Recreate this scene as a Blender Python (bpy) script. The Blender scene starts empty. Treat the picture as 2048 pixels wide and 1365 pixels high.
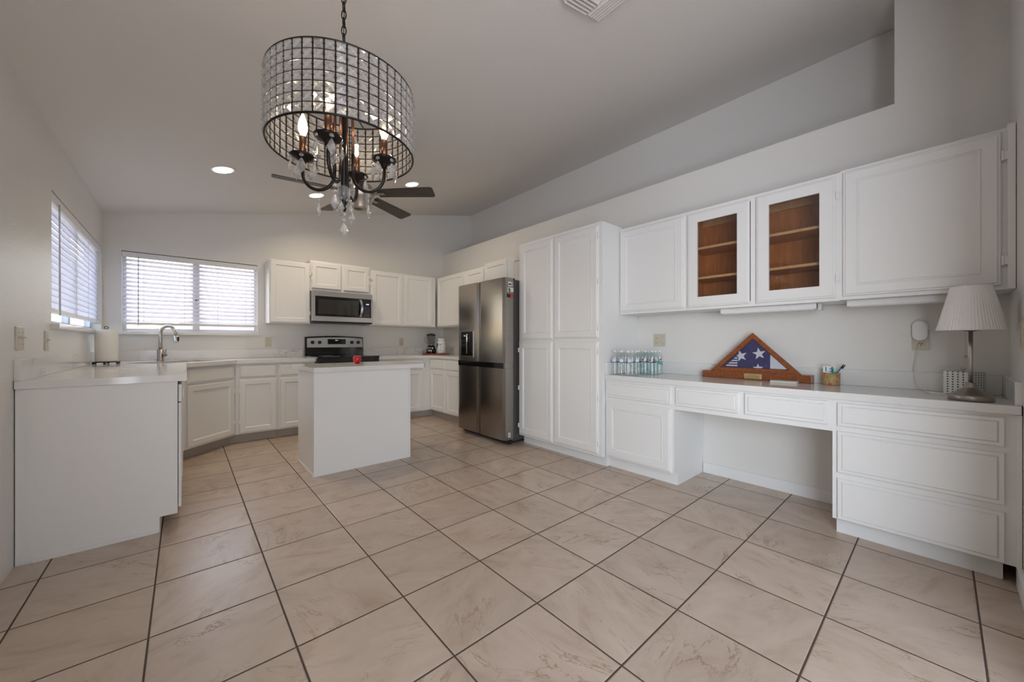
import bpy, bmesh, math, random
from mathutils import Vector, Matrix
random.seed(7)
PI = math.pi
SC = bpy.context.scene
COL = SC.collection

# ------------------------------------------------------------------ camera
cam_d = bpy.data.cameras.new('camera'); cam = bpy.data.objects.new('camera', cam_d); COL.objects.link(cam)
cam_d.sensor_fit = 'HORIZONTAL'; cam_d.sensor_width = 36.0
cam_d.lens = 750.3 / 2048 * 36.0
cam_d.shift_y = 3.3 / 2048
cam_d.clip_start = 0.02
cam.location = (0, 0, 1.10)
cam.rotation_euler = (PI / 2, 0, -math.radians(41.1))
SC.camera = cam

# ------------------------------------------------------------------ view, world, lights
SC.view_settings.view_transform = 'Standard'
SC.view_settings.look = 'None'
SC.view_settings.exposure = 0.0
SC.view_settings.gamma = 1.0
SC.view_settings.use_curve_mapping = False
try:
    SC.cycles.use_denoising = True
    SC.cycles.caustics_reflective = False
    SC.cycles.caustics_refractive = False
    SC.cycles.sample_clamp_indirect = 4.0
    SC.cycles.max_bounces = 10
    SC.cycles.transparent_max_bounces = 24
except Exception:
    pass

W = bpy.data.worlds.new('sky'); SC.world = W; W.use_nodes = True
wn = W.node_tree.nodes; wl = W.node_tree.links
sky = wn.new('ShaderNodeTexSky'); sky.sky_type = 'NISHITA'
sky.sun_disc = False; sky.sun_elevation = math.radians(35); sky.sun_rotation = math.radians(-20); sky.air_density = 1.3; sky.dust_density = 1.2
wl.new(sky.outputs[0], wn['Background'].inputs[0]); wn['Background'].inputs[1].default_value = 0.85

def light(name, typ, loc, rot, energy, color, **kw):
    d = bpy.data.lights.new(name, typ); d.energy = energy; d.color = color
    for k, v in kw.items(): setattr(d, k, v)
    o = bpy.data.objects.new(name, d); o.location = loc; o.rotation_euler = rot; COL.objects.link(o); return o

light('sun', 'SUN', (0, 9, 9), (math.radians(38), 0, math.radians(160)), 2.0, (1, 0.96, 0.9), angle=0.01)
COOL = (0.86, 0.92, 1.0)
# daylight through the glass door in the left wall behind the camera
light('left_daylight', 'AREA', (-0.612, -1.85, 1.12), (PI / 2, 0, -PI / 2), 118, (0.915, 0.985, 1.12), shape='RECTANGLE', size=2.6, size_y=2.1)

# ------------------------------------------------------------------ materials
MATS = {}
def mat(name, col, rough=0.5, metal=0.0, spec=0.5, **kw):
    m = bpy.data.materials.new(name); m.use_nodes = True
    b = m.node_tree.nodes['Principled BSDF']
    b.inputs['Base Color'].default_value = (*col, 1)
    b.inputs['Roughness'].default_value = rough
    b.inputs['Metallic'].default_value = metal
    b.inputs['Specular IOR Level'].default_value = spec
    for k, v in kw.items(): b.inputs[k].default_value = v
    MATS[name] = m
    return m
def nt(m): return m.node_tree.nodes, m.node_tree.links, m.node_tree.nodes['Principled BSDF']
def noise_bump(m, scale, strength, dist=0.002, detail=4):
    n, l, b = nt(m)
    tc = n.new('ShaderNodeTexCoord'); t = n.new('ShaderNodeTexNoise'); t.inputs['Scale'].default_value = scale; t.inputs['Detail'].default_value = detail
    bp = n.new('ShaderNodeBump'); bp.inputs['Strength'].default_value = strength; bp.inputs['Distance'].default_value = dist
    l.new(tc.outputs['Object'], t.inputs['Vector']); l.new(t.outputs['Fac'], bp.inputs['Height']); l.new(bp.outputs['Normal'], b.inputs['Normal'])
    return m
def noise_color(m, c1, c2, scale, vscale=(1, 1, 1), detail=5, lo=0.35, hi=0.65, distortion=0.0):
    n, l, b = nt(m)
    tc = n.new('ShaderNodeTexCoord'); mp = n.new('ShaderNodeMapping'); mp.inputs['Scale'].default_value = vscale
    t = n.new('ShaderNodeTexNoise'); t.inputs['Scale'].default_value = scale; t.inputs['Detail'].default_value = detail; t.inputs['Distortion'].default_value = distortion
    r = n.new('ShaderNodeValToRGB'); r.color_ramp.elements[0].position = lo; r.color_ramp.elements[1].position = hi
    r.color_ramp.elements[0].color = (*c1, 1); r.color_ramp.elements[1].color = (*c2, 1)
    l.new(tc.outputs['Object'], mp.inputs['Vector']); l.new(mp.outputs['Vector'], t.inputs['Vector']); l.new(t.outputs['Fac'], r.inputs['Fac']); l.new(r.outputs['Color'], b.inputs['Base Color'])
    return m

WALL = noise_bump(mat('wall_paint', (0.80, 0.78, 0.745), 0.42), 75, 0.5, 0.003)
CEIL = noise_bump(mat('ceiling_paint', (0.78, 0.755, 0.73), 0.75), 90, 0.3, 0.002)
WHITE = noise_bump(mat('cabinet_white_paint', (0.84, 0.835, 0.82), 0.38), 35, 0.05, 0.001)
TRIMW = mat('trim_white_paint', (0.84, 0.835, 0.825), 0.4)
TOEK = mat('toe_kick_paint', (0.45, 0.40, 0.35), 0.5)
STEEL = mat('brushed_stainless', (0.34, 0.315, 0.29), 0.22, 1.0)
def brushed(m, vs, strength=0.10):
    n, l, b = nt(m)
    tc = n.new('ShaderNodeTexCoord'); mp = n.new('ShaderNodeMapping'); mp.inputs['Scale'].default_value = vs
    t = n.new('ShaderNodeTexNoise'); t.inputs['Scale'].default_value = 6; t.inputs['Detail'].default_value = 6
    bp = n.new('ShaderNodeBump'); bp.inputs['Strength'].default_value = strength; bp.inputs['Distance'].default_value = 0.001
    l.new(tc.outputs['Object'], mp.inputs['Vector']); l.new(mp.outputs['Vector'], t.inputs['Vector']); l.new(t.outputs['Fac'], bp.inputs['Height']); l.new(bp.outputs['Normal'], b.inputs['Normal'])
brushed(STEEL, (40, 40, 0.6))
STEELH = mat('brushed_stainless_horizontal', (0.52, 0.49, 0.46), 0.3, 1.0); brushed(STEELH, (0.6, 40, 40))
NICKEL = mat('brushed_nickel', (0.50, 0.47, 0.43), 0.28, 1.0)
NICKELD = mat('dark_nickel', (0.33, 0.30, 0.27), 0.33, 1.0)
CHROME = mat('bright_metal', (0.75, 0.74, 0.72), 0.18, 1.0)
DKSIDE = mat('appliance_dark_grey', (0.075, 0.07, 0.068), 0.45)
BLACKG = mat('black_gloss', (0.008, 0.008, 0.009), 0.08)
BLACKM = mat('black_satin', (0.012, 0.011, 0.010), 0.38)
IRON = mat('oil_rubbed_black_metal', (0.018, 0.014, 0.012), 0.32, 0.6)
COPPER = mat('antique_copper', (0.21, 0.105, 0.065), 0.3, 1.0)
BLADE = noise_color(mat('dark_blade_wood', (0.06, 0.05, 0.045), 0.45), (0.045, 0.036, 0.031), (0.085, 0.07, 0.06), 8, (1, 12, 12))
IVORY = mat('ivory_plastic', (0.62, 0.57, 0.46), 0.35)
PLASTW = mat('white_plastic', (0.85, 0.85, 0.85), 0.3)
SLAT = mat('blind_slat_white', (0.84, 0.83, 0.86), 0.45)
def _translucent(m, f, col):
    n, l, b = nt(m); t = n.new('ShaderNodeBsdfTranslucent'); t.inputs[0].default_value = (*col, 1)
    x = n.new('ShaderNodeMixShader'); x.inputs[0].default_value = f
    l.new(b.outputs[0], x.inputs[1]); l.new(t.outputs[0], x.inputs[2]); l.new(x.outputs[0], n['Material Output'].inputs[0])
_translucent(SLAT, 0.5, (0.85, 0.84, 0.90))
CORD = mat('blind_cord_white', (0.8, 0.8, 0.8), 0.8)
ALU = mat('window_frame_white', (0.72, 0.72, 0.75), 0.4)
PAPER = noise_bump(mat('paper_towel_white', (0.86, 0.83, 0.77), 0.9), 160, 0.3, 0.001)
APPLE = noise_color(mat('apple_red', (0.55, 0.01, 0.015), 0.12), (0.62, 0.012, 0.02), (0.42, 0.006, 0.012), 12)
STUCCO = noise_bump(mat('pink_stucco', (0.72, 0.55, 0.50), 0.9), 60, 0.4)
ROOFT = mat('pink_roof_tile', (0.70, 0.48, 0.42), 0.9)
EARTH = noise_color(mat('yard_gravel', (0.5, 0.42, 0.34), 0.95), (0.55, 0.48, 0.42), (0.70, 0.62, 0.55), 30)
GRILLE = mat('vent_white_metal', (0.70, 0.67, 0.64), 0.45)
DARK = mat('dark_void', (0.02, 0.02, 0.018), 0.9)
SHADEF = mat('lamp_shade_fabric', (0.84, 0.83, 0.81), 0.85)
GOLD = mat('brass_plaque', (0.72, 0.53, 0.28), 0.35, 0.7)
NAVY = noise_color(mat('flag_navy', (0.035, 0.03, 0.12), 0.75), (0.03, 0.026, 0.105), (0.05, 0.042, 0.16), 25)
FLAGW = mat('flag_white', (0.75, 0.74, 0.78), 0.8)
BLUEP = mat('blue_print', (0.02, 0.22, 0.42), 0.4)
TEAL = mat('teal_print', (0.0, 0.35, 0.34), 0.4)
REDP = mat('red_print', (0.45, 0.02, 0.03), 0.4)
INK = mat('dark_ink', (0.02, 0.02, 0.022), 0.5)
MAGRED = mat('magnet_red', (0.65, 0.05, 0.02), 0.35)
GREENP = mat('green_print', (0.10, 0.16, 0.06), 0.5)
STRAW = mat('cable_white_rubber', (0.75, 0.72, 0.66), 0.5)

def wood(name, c1, c2, vs, rough=0.35, scale=5):
    return noise_color(mat(name, c1, rough), c1, c2, scale, vs, 7, 0.3, 0.7, 0.6)
CASEW = wood('flag_case_wood', (0.17, 0.045, 0.015), (0.36, 0.115, 0.036), (14, 2, 14), 0.28)
CABW = wood('cabinet_interior_wood', (0.36, 0.115, 0.028), (0.52, 0.19, 0.05), (9, 9, 1.2), 0.4)
SHELFW = wood('shelf_edge_wood', (0.50, 0.27, 0.11), (0.62, 0.36, 0.17), (9, 2, 9), 0.45)
TRAYW = wood('tray_red_wood', (0.16, 0.03, 0.012), (0.25, 0.055, 0.02), (3, 12, 3), 0.35)

def marble(name, base, vein, scale, seed):
    m = mat(name, base, 0.09)
    n, l, b = nt(m)
    tc = n.new('ShaderNodeTexCoord'); mp = n.new('ShaderNodeMapping'); mp.inputs['Location'].default_value = seed; mp.inputs['Rotation'].default_value = (0.4, 0.7, 0.9)
    l.new(tc.outputs['Object'], mp.inputs['Vector'])
    t = n.new('ShaderNodeTexNoise'); t.inputs['Scale'].default_value = scale; t.inputs['Detail'].default_value = 7; t.inputs['Roughness'].default_value = 0.55; t.inputs['Distortion'].default_value = 1.1
    l.new(mp.outputs['Vector'], t.inputs['Vector'])
    s = n.new('ShaderNodeMath'); s.operation = 'SUBTRACT'; s.inputs[1].default_value = 0.5; l.new(t.outputs['Fac'], s.inputs[0])
    a = n.new('ShaderNodeMath'); a.operation = 'ABSOLUTE'; l.new(s.outputs[0], a.inputs[0])
    r = n.new('ShaderNodeValToRGB'); r.color_ramp.elements[0].position = 0.0; r.color_ramp.elements[0].color = (1, 1, 1, 1)
    r.color_ramp.elements[1].position = 0.016; r.color_ramp.elements[1].color = (0, 0, 0, 1)
    l.new(a.outputs[0], r.inputs['Fac'])
    t2 = n.new('ShaderNodeTexNoise'); t2.inputs['Scale'].default_value = scale * 0.9; t2.inputs['Detail'].default_value = 2
    l.new(mp.outputs['Vector'], t2.inputs['Vector'])
    r2 = n.new('ShaderNodeValToRGB'); r2.color_ramp.elements[0].position = 0.5; r2.color_ramp.elements[1].position = 0.62
    l.new(t2.outputs['Fac'], r2.inputs['Fac'])
    mu = n.new('ShaderNodeMath'); mu.operation = 'MULTIPLY'; l.new(r.outputs['Color'], mu.inputs[0]); l.new(r2.outputs['Color'], mu.inputs[1])
    mx = n.new('ShaderNodeMix'); mx.data_type = 'RGBA'
    mx.inputs['A'].default_value = (*base, 1); mx.inputs['B'].default_value = (*vein, 1)
    l.new(mu.outputs[0], mx.inputs['Factor']); l.new(mx.outputs['Result'], b.inputs['Base Color'])
    return m
QUARTZ = marble('veined_white_quartz', (0.80, 0.79, 0.775), (0.47, 0.43, 0.39), 1.7, (3.1, 1.7, 0.4))

def floor_material():
    m = mat('marbled_beige_tile', (0.5, 0.4, 0.32), 0.3)
    n, l, b = nt(m)
    T = 0.4076
    tc = n.new('ShaderNodeTexCoord'); sp = n.new('ShaderNodeSeparateXYZ'); l.new(tc.outputs['Object'], sp.inputs[0])
    def mth(op, a, bb=None):
        k = n.new('ShaderNodeMath'); k.operation = op
        for i, q in enumerate((a, bb)):
            if q is None: continue
            if isinstance(q, (int, float)): k.inputs[i].default_value = q
            else: l.new(q, k.inputs[i])
        return k.outputs[0]
    gx = mth('DIVIDE', mth('ADD', sp.outputs['X'], 0.5095 + 10 * T), T)
    gy = mth('DIVIDE', mth('ADD', sp.outputs['Y'], -2.755 + 20 * T), T)
    fx = mth('FRACT', gx); fy = mth('FRACT', gy)
    ex = mth('MINIMUM', fx, mth('SUBTRACT', 1.0, fx)); ey = mth('MINIMUM', fy, mth('SUBTRACT', 1.0, fy))
    e = mth('MULTIPLY', mth('MINIMUM', ex, ey), T)          # metres to the nearest joint
    gm = mth('LESS_THAN', e, 0.0031)
    ix = mth('FLOOR', gx); iy = mth('FLOOR', gy)
    cb = n.new('ShaderNodeCombineXYZ'); l.new(ix, cb.inputs[0]); l.new(iy, cb.inputs[1])
    wnz = n.new('ShaderNodeTexWhiteNoise'); wnz.noise_dimensions = '2D'; l.new(cb.outputs[0], wnz.inputs['Vector'])
    sc = n.new('ShaderNodeVectorMath'); sc.operation = 'SCALE'; sc.inputs['Scale'].default_value = 9.0; l.new(wnz.outputs['Color'], sc.inputs[0])
    ad = n.new('ShaderNodeVectorMath'); ad.operation = 'ADD'; l.new(tc.outputs['Object'], ad.inputs[0]); l.new(sc.outputs[0], ad.inputs[1])
    rot = n.new('ShaderNodeVectorRotate'); rot.rotation_type = 'Z_AXIS'; l.new(ad.outputs[0], rot.inputs['Vector']); l.new(mth('MULTIPLY', wnz.outputs['Value'], 37.0), rot.inputs['Angle'])
    mp = n.new('ShaderNodeMapping'); mp.inputs['Scale'].default_value = (2.0, 4.4, 1); l.new(rot.outputs[0], mp.inputs['Vector'])
    t = n.new('ShaderNodeTexNoise'); t.inputs['Scale'].default_value = 1.7; t.inputs['Detail'].default_value = 8; t.inputs['Roughness'].default_value = 0.62; t.inputs['Distortion'].default_value = 0.8
    l.new(mp.outputs[0], t.inputs['Vector'])
    r = n.new('ShaderNodeValToRGB'); cr = r.color_ramp
    cr.elements[0].position = 0.28; cr.elements[0].color = (0.43, 0.33, 0.25, 1)
    cr.elements[1].position = 0.72; cr.elements[1].color = (0.62, 0.51, 0.425, 1)
    x = cr.elements.new(0.46); x.color = (0.545, 0.435, 0.35, 1)
    l.new(t.outputs['Fac'], r.inputs['Fac'])
    # thin brown veins
    t2 = n.new('ShaderNodeTexNoise'); t2.inputs['Scale'].default_value = 1.25; t2.inputs['Detail'].default_value = 9; t2.inputs['Roughness'].default_value = 0.66; t2.inputs['Distortion'].default_value = 1.5
    mp2 = n.new('ShaderNodeMapping'); mp2.inputs['Scale'].default_value = (1.5, 4.2, 1); mp2.inputs['Location'].default_value = (4, 7, 0)
    l.new(rot.outputs[0], mp2.inputs['Vector']); l.new(mp2.outputs[0], t2.inputs['Vector'])
    v = mth('ABSOLUTE', mth('SUBTRACT', t2.outputs['Fac'], 0.5))
    rv = n.new('ShaderNodeValToRGB'); rv.color_ramp.elements[0].position = 0.0; rv.color_ramp.elements[0].color = (1, 1, 1, 1); rv.color_ramp.elements[1].position = 0.014; rv.color_ramp.elements[1].color = (0, 0, 0, 1)
    l.new(v, rv.inputs['Fac'])
    t3 = n.new('ShaderNodeTexNoise'); t3.inputs['Scale'].default_value = 5.5; l.new(ad.outputs[0], t3.inputs['Vector'])
    r3 = n.new('ShaderNodeValToRGB'); r3.color_ramp.elements[0].position = 0.48; r3.color_ramp.elements[1].position = 0.66; l.new(t3.outputs['Fac'], r3.inputs['Fac'])
    vf = mth('MULTIPLY', mth('MULTIPLY', rv.outputs['Color'], r3.outputs['Color']), 0.9)
    mx = n.new('ShaderNodeMix'); mx.data_type = 'RGBA'; l.new(vf, mx.inputs['Factor']); l.new(r.outputs['Color'], mx.inputs['A']); mx.inputs['B'].default_value = (0.25, 0.14, 0.075, 1)
    # tile to tile tone
    hv = n.new('ShaderNodeHueSaturation'); l.new(mx.outputs['Result'], hv.inputs['Color'])
    l.new(mth('ADD', mth('MULTIPLY', wnz.outputs['Value'], 0.12), 0.94), hv.inputs['Value'])
    mg = n.new('ShaderNodeMix'); mg.data_type = 'RGBA'; l.new(gm, mg.inputs['Factor']); l.new(hv.outputs['Color'], mg.inputs['A']); mg.inputs['B'].default_value = (0.085, 0.058, 0.043, 1)
    l.new(mg.outputs['Result'], b.inputs['Base Color'])
    l.new(mth('ADD', mth('MULTIPLY', gm, 0.5), 0.30), b.inputs['Roughness'])
    h = n.new('ShaderNodeMapRange'); h.inputs['From Min'].default_value = 0.002; h.inputs['From Max'].default_value = 0.006; l.new(e, h.inputs['Value'])
    bp = n.new('ShaderNodeBump'); bp.inputs['Distance'].default_value = 0.002; bp.inputs['Strength'].default_value = 0.8
    l.new(h.outputs[0], bp.inputs['Height']); l.new(bp.outputs['Normal'], b.inputs['Normal'])
    return m
TILE = floor_material()

def glass_thin(name, tint, ior=1.45, glossmul=1.0):
    m = bpy.data.materials.new(name); m.use_nodes = True; n = m.node_tree.nodes; l = m.node_tree.links
    n.remove(n['Principled BSDF'])
    tr = n.new('ShaderNodeBsdfTransparent'); tr.inputs[0].default_value = (*tint, 1)
    gl = n.new('ShaderNodeBsdfGlossy'); gl.inputs['Roughness'].default_value = 0.02
    fr = n.new('ShaderNodeLayerWeight'); fr.inputs['Blend'].default_value = 0.5
    pw = n.new('ShaderNodeMath'); pw.operation = 'POWER'; pw.inputs[1].default_value = 4.0; l.new(fr.outputs['Facing'], pw.inputs[0])
    k = n.new('ShaderNodeMath'); k.operation = 'MULTIPLY_ADD'; k.inputs[1].default_value = 0.55 * glossmul; k.inputs[2].default_value = 0.04 * glossmul; k.use_clamp = True; l.new(pw.outputs[0], k.inputs[0])
    mx = n.new('ShaderNodeMixShader'); l.new(k.outputs[0], mx.inputs[0]); l.new(tr.outputs[0], mx.inputs[1]); l.new(gl.outputs[0], mx.inputs[2])
    l.new(mx.outputs[0], n['Material Output'].inputs[0]); return m
PANE = glass_thin('window_pane_glass', (0.96, 0.97, 0.98))
CABGL = glass_thin('cabinet_door_glass', (0.97, 0.97, 0.97), 1.5, 1.1)
BULBG = glass_thin('bulb_glass', (0.98, 0.97, 0.95), 1.45)
BOTTLE = glass_thin('clear_bottle_plastic', (0.985, 0.99, 0.99), 1.45, 1.3)
BOTTLET = glass_thin('teal_bottle_plastic', (0.93, 0.975, 0.975), 1.45, 1.3)
JARG = glass_thin('blender_jar_glass', (0.86, 0.86, 0.85), 1.5, 1.8)
def crystal_mat():
    m = bpy.data.materials.new('cut_crystal'); m.use_nodes = True; n = m.node_tree.nodes; l = m.node_tree.links
    b = n['Principled BSDF']; b.inputs['Transmission Weight'].default_value = 0.82; b.inputs['Base Color'].default_value = (0.93, 0.92, 0.91, 1); b.inputs['Roughness'].default_value = 0.03; b.inputs['IOR'].default_value = 1.5
    tr = n.new('ShaderNodeBsdfTransparent'); tr.inputs[0].default_value = (0.98, 0.975, 0.97, 1)
    mx = n.new('ShaderNodeMixShader'); mx.inputs[0].default_value = 0.68
    l.new(tr.outputs[0], mx.inputs[1]); l.new(b.outputs[0], mx.inputs[2]); l.new(mx.outputs[0], n['Material Output'].inputs[0]); return m
CRYSTAL = crystal_mat()
def emis(name, col, s):
    m = mat(name, (0.8, 0.8, 0.8), 0.5); b = nt(m)[2]; b.inputs['Emission Color'].default_value = (*col, 1); b.inputs['Emission Strength'].default_value = s; return m
CANLIT = emis('recessed_lens_lit', (1.0, 0.93, 0.82), 9)
def glow_glass():
    m = bpy.data.materials.new('lit_bulb_glass'); m.use_nodes = True; n = m.node_tree.nodes; l = m.node_tree.links
    n.remove(n['Principled BSDF'])
    tr = n.new('ShaderNodeBsdfTransparent'); e = n.new('ShaderNodeEmission'); e.inputs[0].default_value = (1.0, 0.80, 0.55, 1); e.inputs[1].default_value = 2.6
    mx = n.new('ShaderNodeMixShader'); mx.inputs[0].default_value = 0.45
    l.new(tr.outputs[0], mx.inputs[1]); l.new(e.outputs[0], mx.inputs[2]); l.new(mx.outputs[0], n['Material Output'].inputs[0]); return m
BULBL = glow_glass()
FILA = emis('bulb_filament_lit', (1.0, 0.72, 0.42), 60)
DISP = emis('display_digits_blue', (0.25, 0.25, 1.0), 3.0)
DISPW = emis('display_digits_white', (0.7, 0.8, 0.9), 0.5)

def triangles_mat():
    m = mat('tissue_box_triangle_print', (0.8, 0.8, 0.79), 0.5); n, l, b = nt(m)
    tc = n.new('ShaderNodeTexCoord'); sp = n.new('ShaderNodeSeparateXYZ'); l.new(tc.outputs['Object'], sp.inputs[0])
    def mth(op, a, bb=None):
        k = n.new('ShaderNodeMath'); k.operation = op
        for i, q in enumerate((a, bb)):
            if q is None: continue
            if isinstance(q, (int, float)): k.inputs[i].default_value = q
            else: l.new(q, k.inputs[i])
        return k.outputs[0]
    h = mth('ADD', mth('ADD', sp.outputs['X'], sp.outputs['Y']), 3.0)
    u = mth('FRACT', mth('DIVIDE', h, 0.0205)); v = mth('FRACT', mth('DIVIDE', mth('ADD', sp.outputs['Z'], 3.0), 0.0135))
    tri = mth('LESS_THAN', mth('ADD', mth('MULTIPLY', mth('ABSOLUTE', mth('SUBTRACT', u, 0.42)), 2.4), mth('MULTIPLY', v, 1.0)), 0.78)
    inb = mth('GREATER_THAN', v, 0.14)
    f = mth('MULTIPLY', tri, inb)
    mx = n.new('ShaderNodeMix'); mx.data_type = 'RGBA'; l.new(f, mx.inputs['Factor']); mx.inputs['A'].default_value = (0.8, 0.8, 0.79, 1); mx.inputs['B'].default_value = (0.03, 0.03, 0.03, 1)
    l.new(mx.outputs['Result'], b.inputs['Base Color']); return m
TRIS = triangles_mat()
def floral_mat():
    m = mat('floral_print', (0.6, 0.45, 0.2), 0.5); n, l, b = nt(m)
    tc = n.new('ShaderNodeTexCoord'); t = n.new('ShaderNodeTexNoise'); t.inputs['Scale'].default_value = 55; t.inputs['Detail'].default_value = 2; l.new(tc.outputs['Object'], t.inputs['Vector'])
    r = n.new('ShaderNodeValToRGB'); r.color_ramp.interpolation = 'EASE'
    e = r.color_ramp.elements; e[0].position = 0.34; e[0].color = (0.22, 0.26, 0.07, 1); e[1].position = 0.66; e[1].color = (0.55, 0.10, 0.04, 1)
    x = e.new(0.48); x.color = (0.48, 0.33, 0.16, 1); x = e.new(0.58); x.color = (0.52, 0.30, 0.15, 1)
    l.new(t.outputs['Fac'], r.inputs['Fac']); l.new(r.outputs['Color'], b.inputs['Base Color']); return m
FLORAL = floral_mat()

# ------------------------------------------------------------------ mesh helpers
class MB:
    def __init__(s): s.bm = bmesh.new()
    def box(s, x0, x1, y0, y1, z0, z1, bev=0.0, M=None):
        vs = [s.bm.verts.new(v) for v in [(x0, y0, z0), (x1, y0, z0), (x1, y1, z0), (x0, y1, z0), (x0, y0, z1), (x1, y0, z1), (x1, y1, z1), (x0, y1, z1)]]
        fs = [s.bm.faces.new([vs[i] for i in f]) for f in [(3, 2, 1, 0), (4, 5, 6, 7), (0, 1, 5, 4), (1, 2, 6, 5), (2, 3, 7, 6), (3, 0, 4, 7)]]
        if bev > 0:
            es = list({e for f in fs for e in f.edges})
            r = bmesh.ops.bevel(s.bm, geom=es, offset=bev, segments=2, affect='EDGES', profile=0.6)
            vs = list({v for f in r['faces'] for v in f.verts} | {v for v in vs if v.is_valid})
        if M is not None: bmesh.ops.transform(s.bm, matrix=M, verts=[v for v in vs if v.is_valid])
        return s
    def poly(s, pts):
        s.bm.faces.new([s.bm.verts.new(p) for p in pts]); return s
    def prism(s, pts, vec, M=None):
        """closed polygon (3-D points) extruded along vec"""
        vec = Vector(vec); a = [s.bm.verts.new(p) for p in pts]; b = [s.bm.verts.new(Vector(p) + vec) for p in pts]; n = len(pts)
        s.bm.faces.new(a[::-1]); s.bm.faces.new(b)
        for i in range(n): s.bm.faces.new([a[i], a[(i + 1) % n], b[(i + 1) % n], b[i]])
        if M is not None: bmesh.ops.transform(s.bm, matrix=M, verts=a + b)
        return s
    def lathe(s, prof, seg=24, M=None, sx=1.0, sy=1.0, smooth=True):
        """prof: (r, z) from bottom to top"""
        rings = []; new = []
        for r, z in prof:
            if r <= 1e-6:
                v = s.bm.verts.new((0, 0, z)); rings.append([v]); new.append(v)
            else:
                R = [s.bm.verts.new((r * sx * math.cos(2 * PI * i / seg), r * sy * math.sin(2 * PI * i / seg), z)) for i in range(seg)]; rings.append(R); new += R
        for a, b in zip(rings, rings[1:]):
            for i in range(seg):
                j = (i + 1) % seg
                if len(a) == 1 and len(b) == 1: continue
                if len(a) == 1: f = s.bm.faces.new([a[0], b[j], b[i]])
                elif len(b) == 1: f = s.bm.faces.new([a[i], a[j], b[0]])
                else: f = s.bm.faces.new([a[i], a[j], b[j], b[i]])
                f.smooth = smooth
        if len(rings[0]) > 1: s.bm.faces.new(rings[0][::-1])
        if len(rings[-1]) > 1: s.bm.faces.new(rings[-1])
        if M is not None: bmesh.ops.transform(s.bm, matrix=M, verts=new)
        return s
    def tube(s, path, r, seg=8, closed=False):
        path = [Vector(p) for p in path]; n = len(path); rings = []
        up = None
        for i, p in enumerate(path):
            if closed: t = path[(i + 1) % n] - path[i - 1]
            else: t = path[min(i + 1, n - 1)] - path[max(i - 1, 0)]
            t.normalize()
            if up is None:
                up = Vector((0, 0, 1)) if abs(t.z) < 0.9 else Vector((1, 0, 0))
            a = t.cross(up)
            if a.length < 1e-5: a = t.orthogonal()
            a.normalize(); b = a.cross(t).normalized(); up = b
            rr = r[i] if isinstance(r, (list, tuple)) else r
            rings.append([s.bm.verts.new(p + a * rr * math.cos(2 * PI * k / seg) + b * rr * math.sin(2 * PI * k / seg)) for k in range(seg)])
        m = n if closed else n - 1
        for i in range(m):
            A, B = rings[i], rings[(i + 1) % n]
            for k in range(seg):
                f = s.bm.faces.new([A[k], A[(k + 1) % seg], B[(k + 1) % seg], B[k]]); f.smooth = True
        if not closed:
            s.bm.faces.new(rings[0][::-1]); s.bm.faces.new(rings[-1])
        return s
    def ring_panel(s, w, h, rings, back=0.0, hole=False):
        """door / drawer front in x 0..w, z 0..h; rings = (inset, y) of nested rectangles from the rim inward"""
        R = []
        for ins, y in [(0, back)] + rings:
            R.append([s.bm.verts.new(p) for p in [(ins, y, ins), (w - ins, y, ins), (w - ins, y, h - ins), (ins, y, h - ins)]])
        for A, B in zip(R, R[1:]):
            for i in range(4): s.bm.faces.new([A[i], A[(i + 1) % 4], B[(i + 1) % 4], B[i]])
        if hole:
            A, B = R[-1], R[0]
            for i in range(4): s.bm.faces.new([A[i], A[(i + 1) % 4], B[(i + 1) % 4], B[i]])
        else:
            s.bm.faces.new(R[-1]); s.bm.faces.new(R[0][::-1])
        return s
    def build(s, name, m, parent=None, M=None, smooth=None, loc=None):
        if M is not None: bmesh.ops.transform(s.bm, matrix=M, verts=s.bm.verts)
        bmesh.ops.recalc_face_normals(s.bm, faces=s.bm.faces)
        me = bpy.data.meshes.new(name); s.bm.to_mesh(me); s.bm.free()
        ms = m if isinstance(m, list) else [m]
        for q in ms: me.materials.append(q)
        o = bpy.data.objects.new(name, me); COL.objects.link(o)
        if parent is not None: o.parent = parent
        if loc is not None: o.location = loc
        if smooth:
            for p in me.polygons: p.use_smooth = True
        return o

def tag(o, label, cat, group=None, kind=None):
    o['label'] = label; o['category'] = cat
    if group: o['group'] = group
    if kind: o['kind'] = kind
    return o
def thing(name, label, cat, loc=(0, 0, 0), rz=0.0, group=None):
    o = bpy.data.objects.new(name, None); COL.objects.link(o); o.empty_display_size = 0.05
    o.location = loc; o.rotation_euler = (0, 0, rz); return tag(o, label, cat, group)
def struct(o):
    o['kind'] = 'structure'; return o
def copy_tree(o, parent=None):
    c = o.copy(); COL.objects.link(c)
    if parent is not None: c.parent = parent
    for ch in list(o.children): copy_tree(ch, c)
    return c
def T(x=0, y=0, z=0): return Matrix.Translation((x, y, z))
def RZ(a): return Matrix.Rotation(a, 4, 'Z')
def RX(a): return Matrix.Rotation(a, 4, 'X')
def RY(a): return Matrix.Rotation(a, 4, 'Y')
def arc(cx, cz, r, a0, a1, n=12, y=0.0):
    return [(cx + r * math.cos(a0 + (a1 - a0) * i / n), y, cz + r * math.sin(a0 + (a1 - a0) * i / n)) for i in range(n + 1)]

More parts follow.
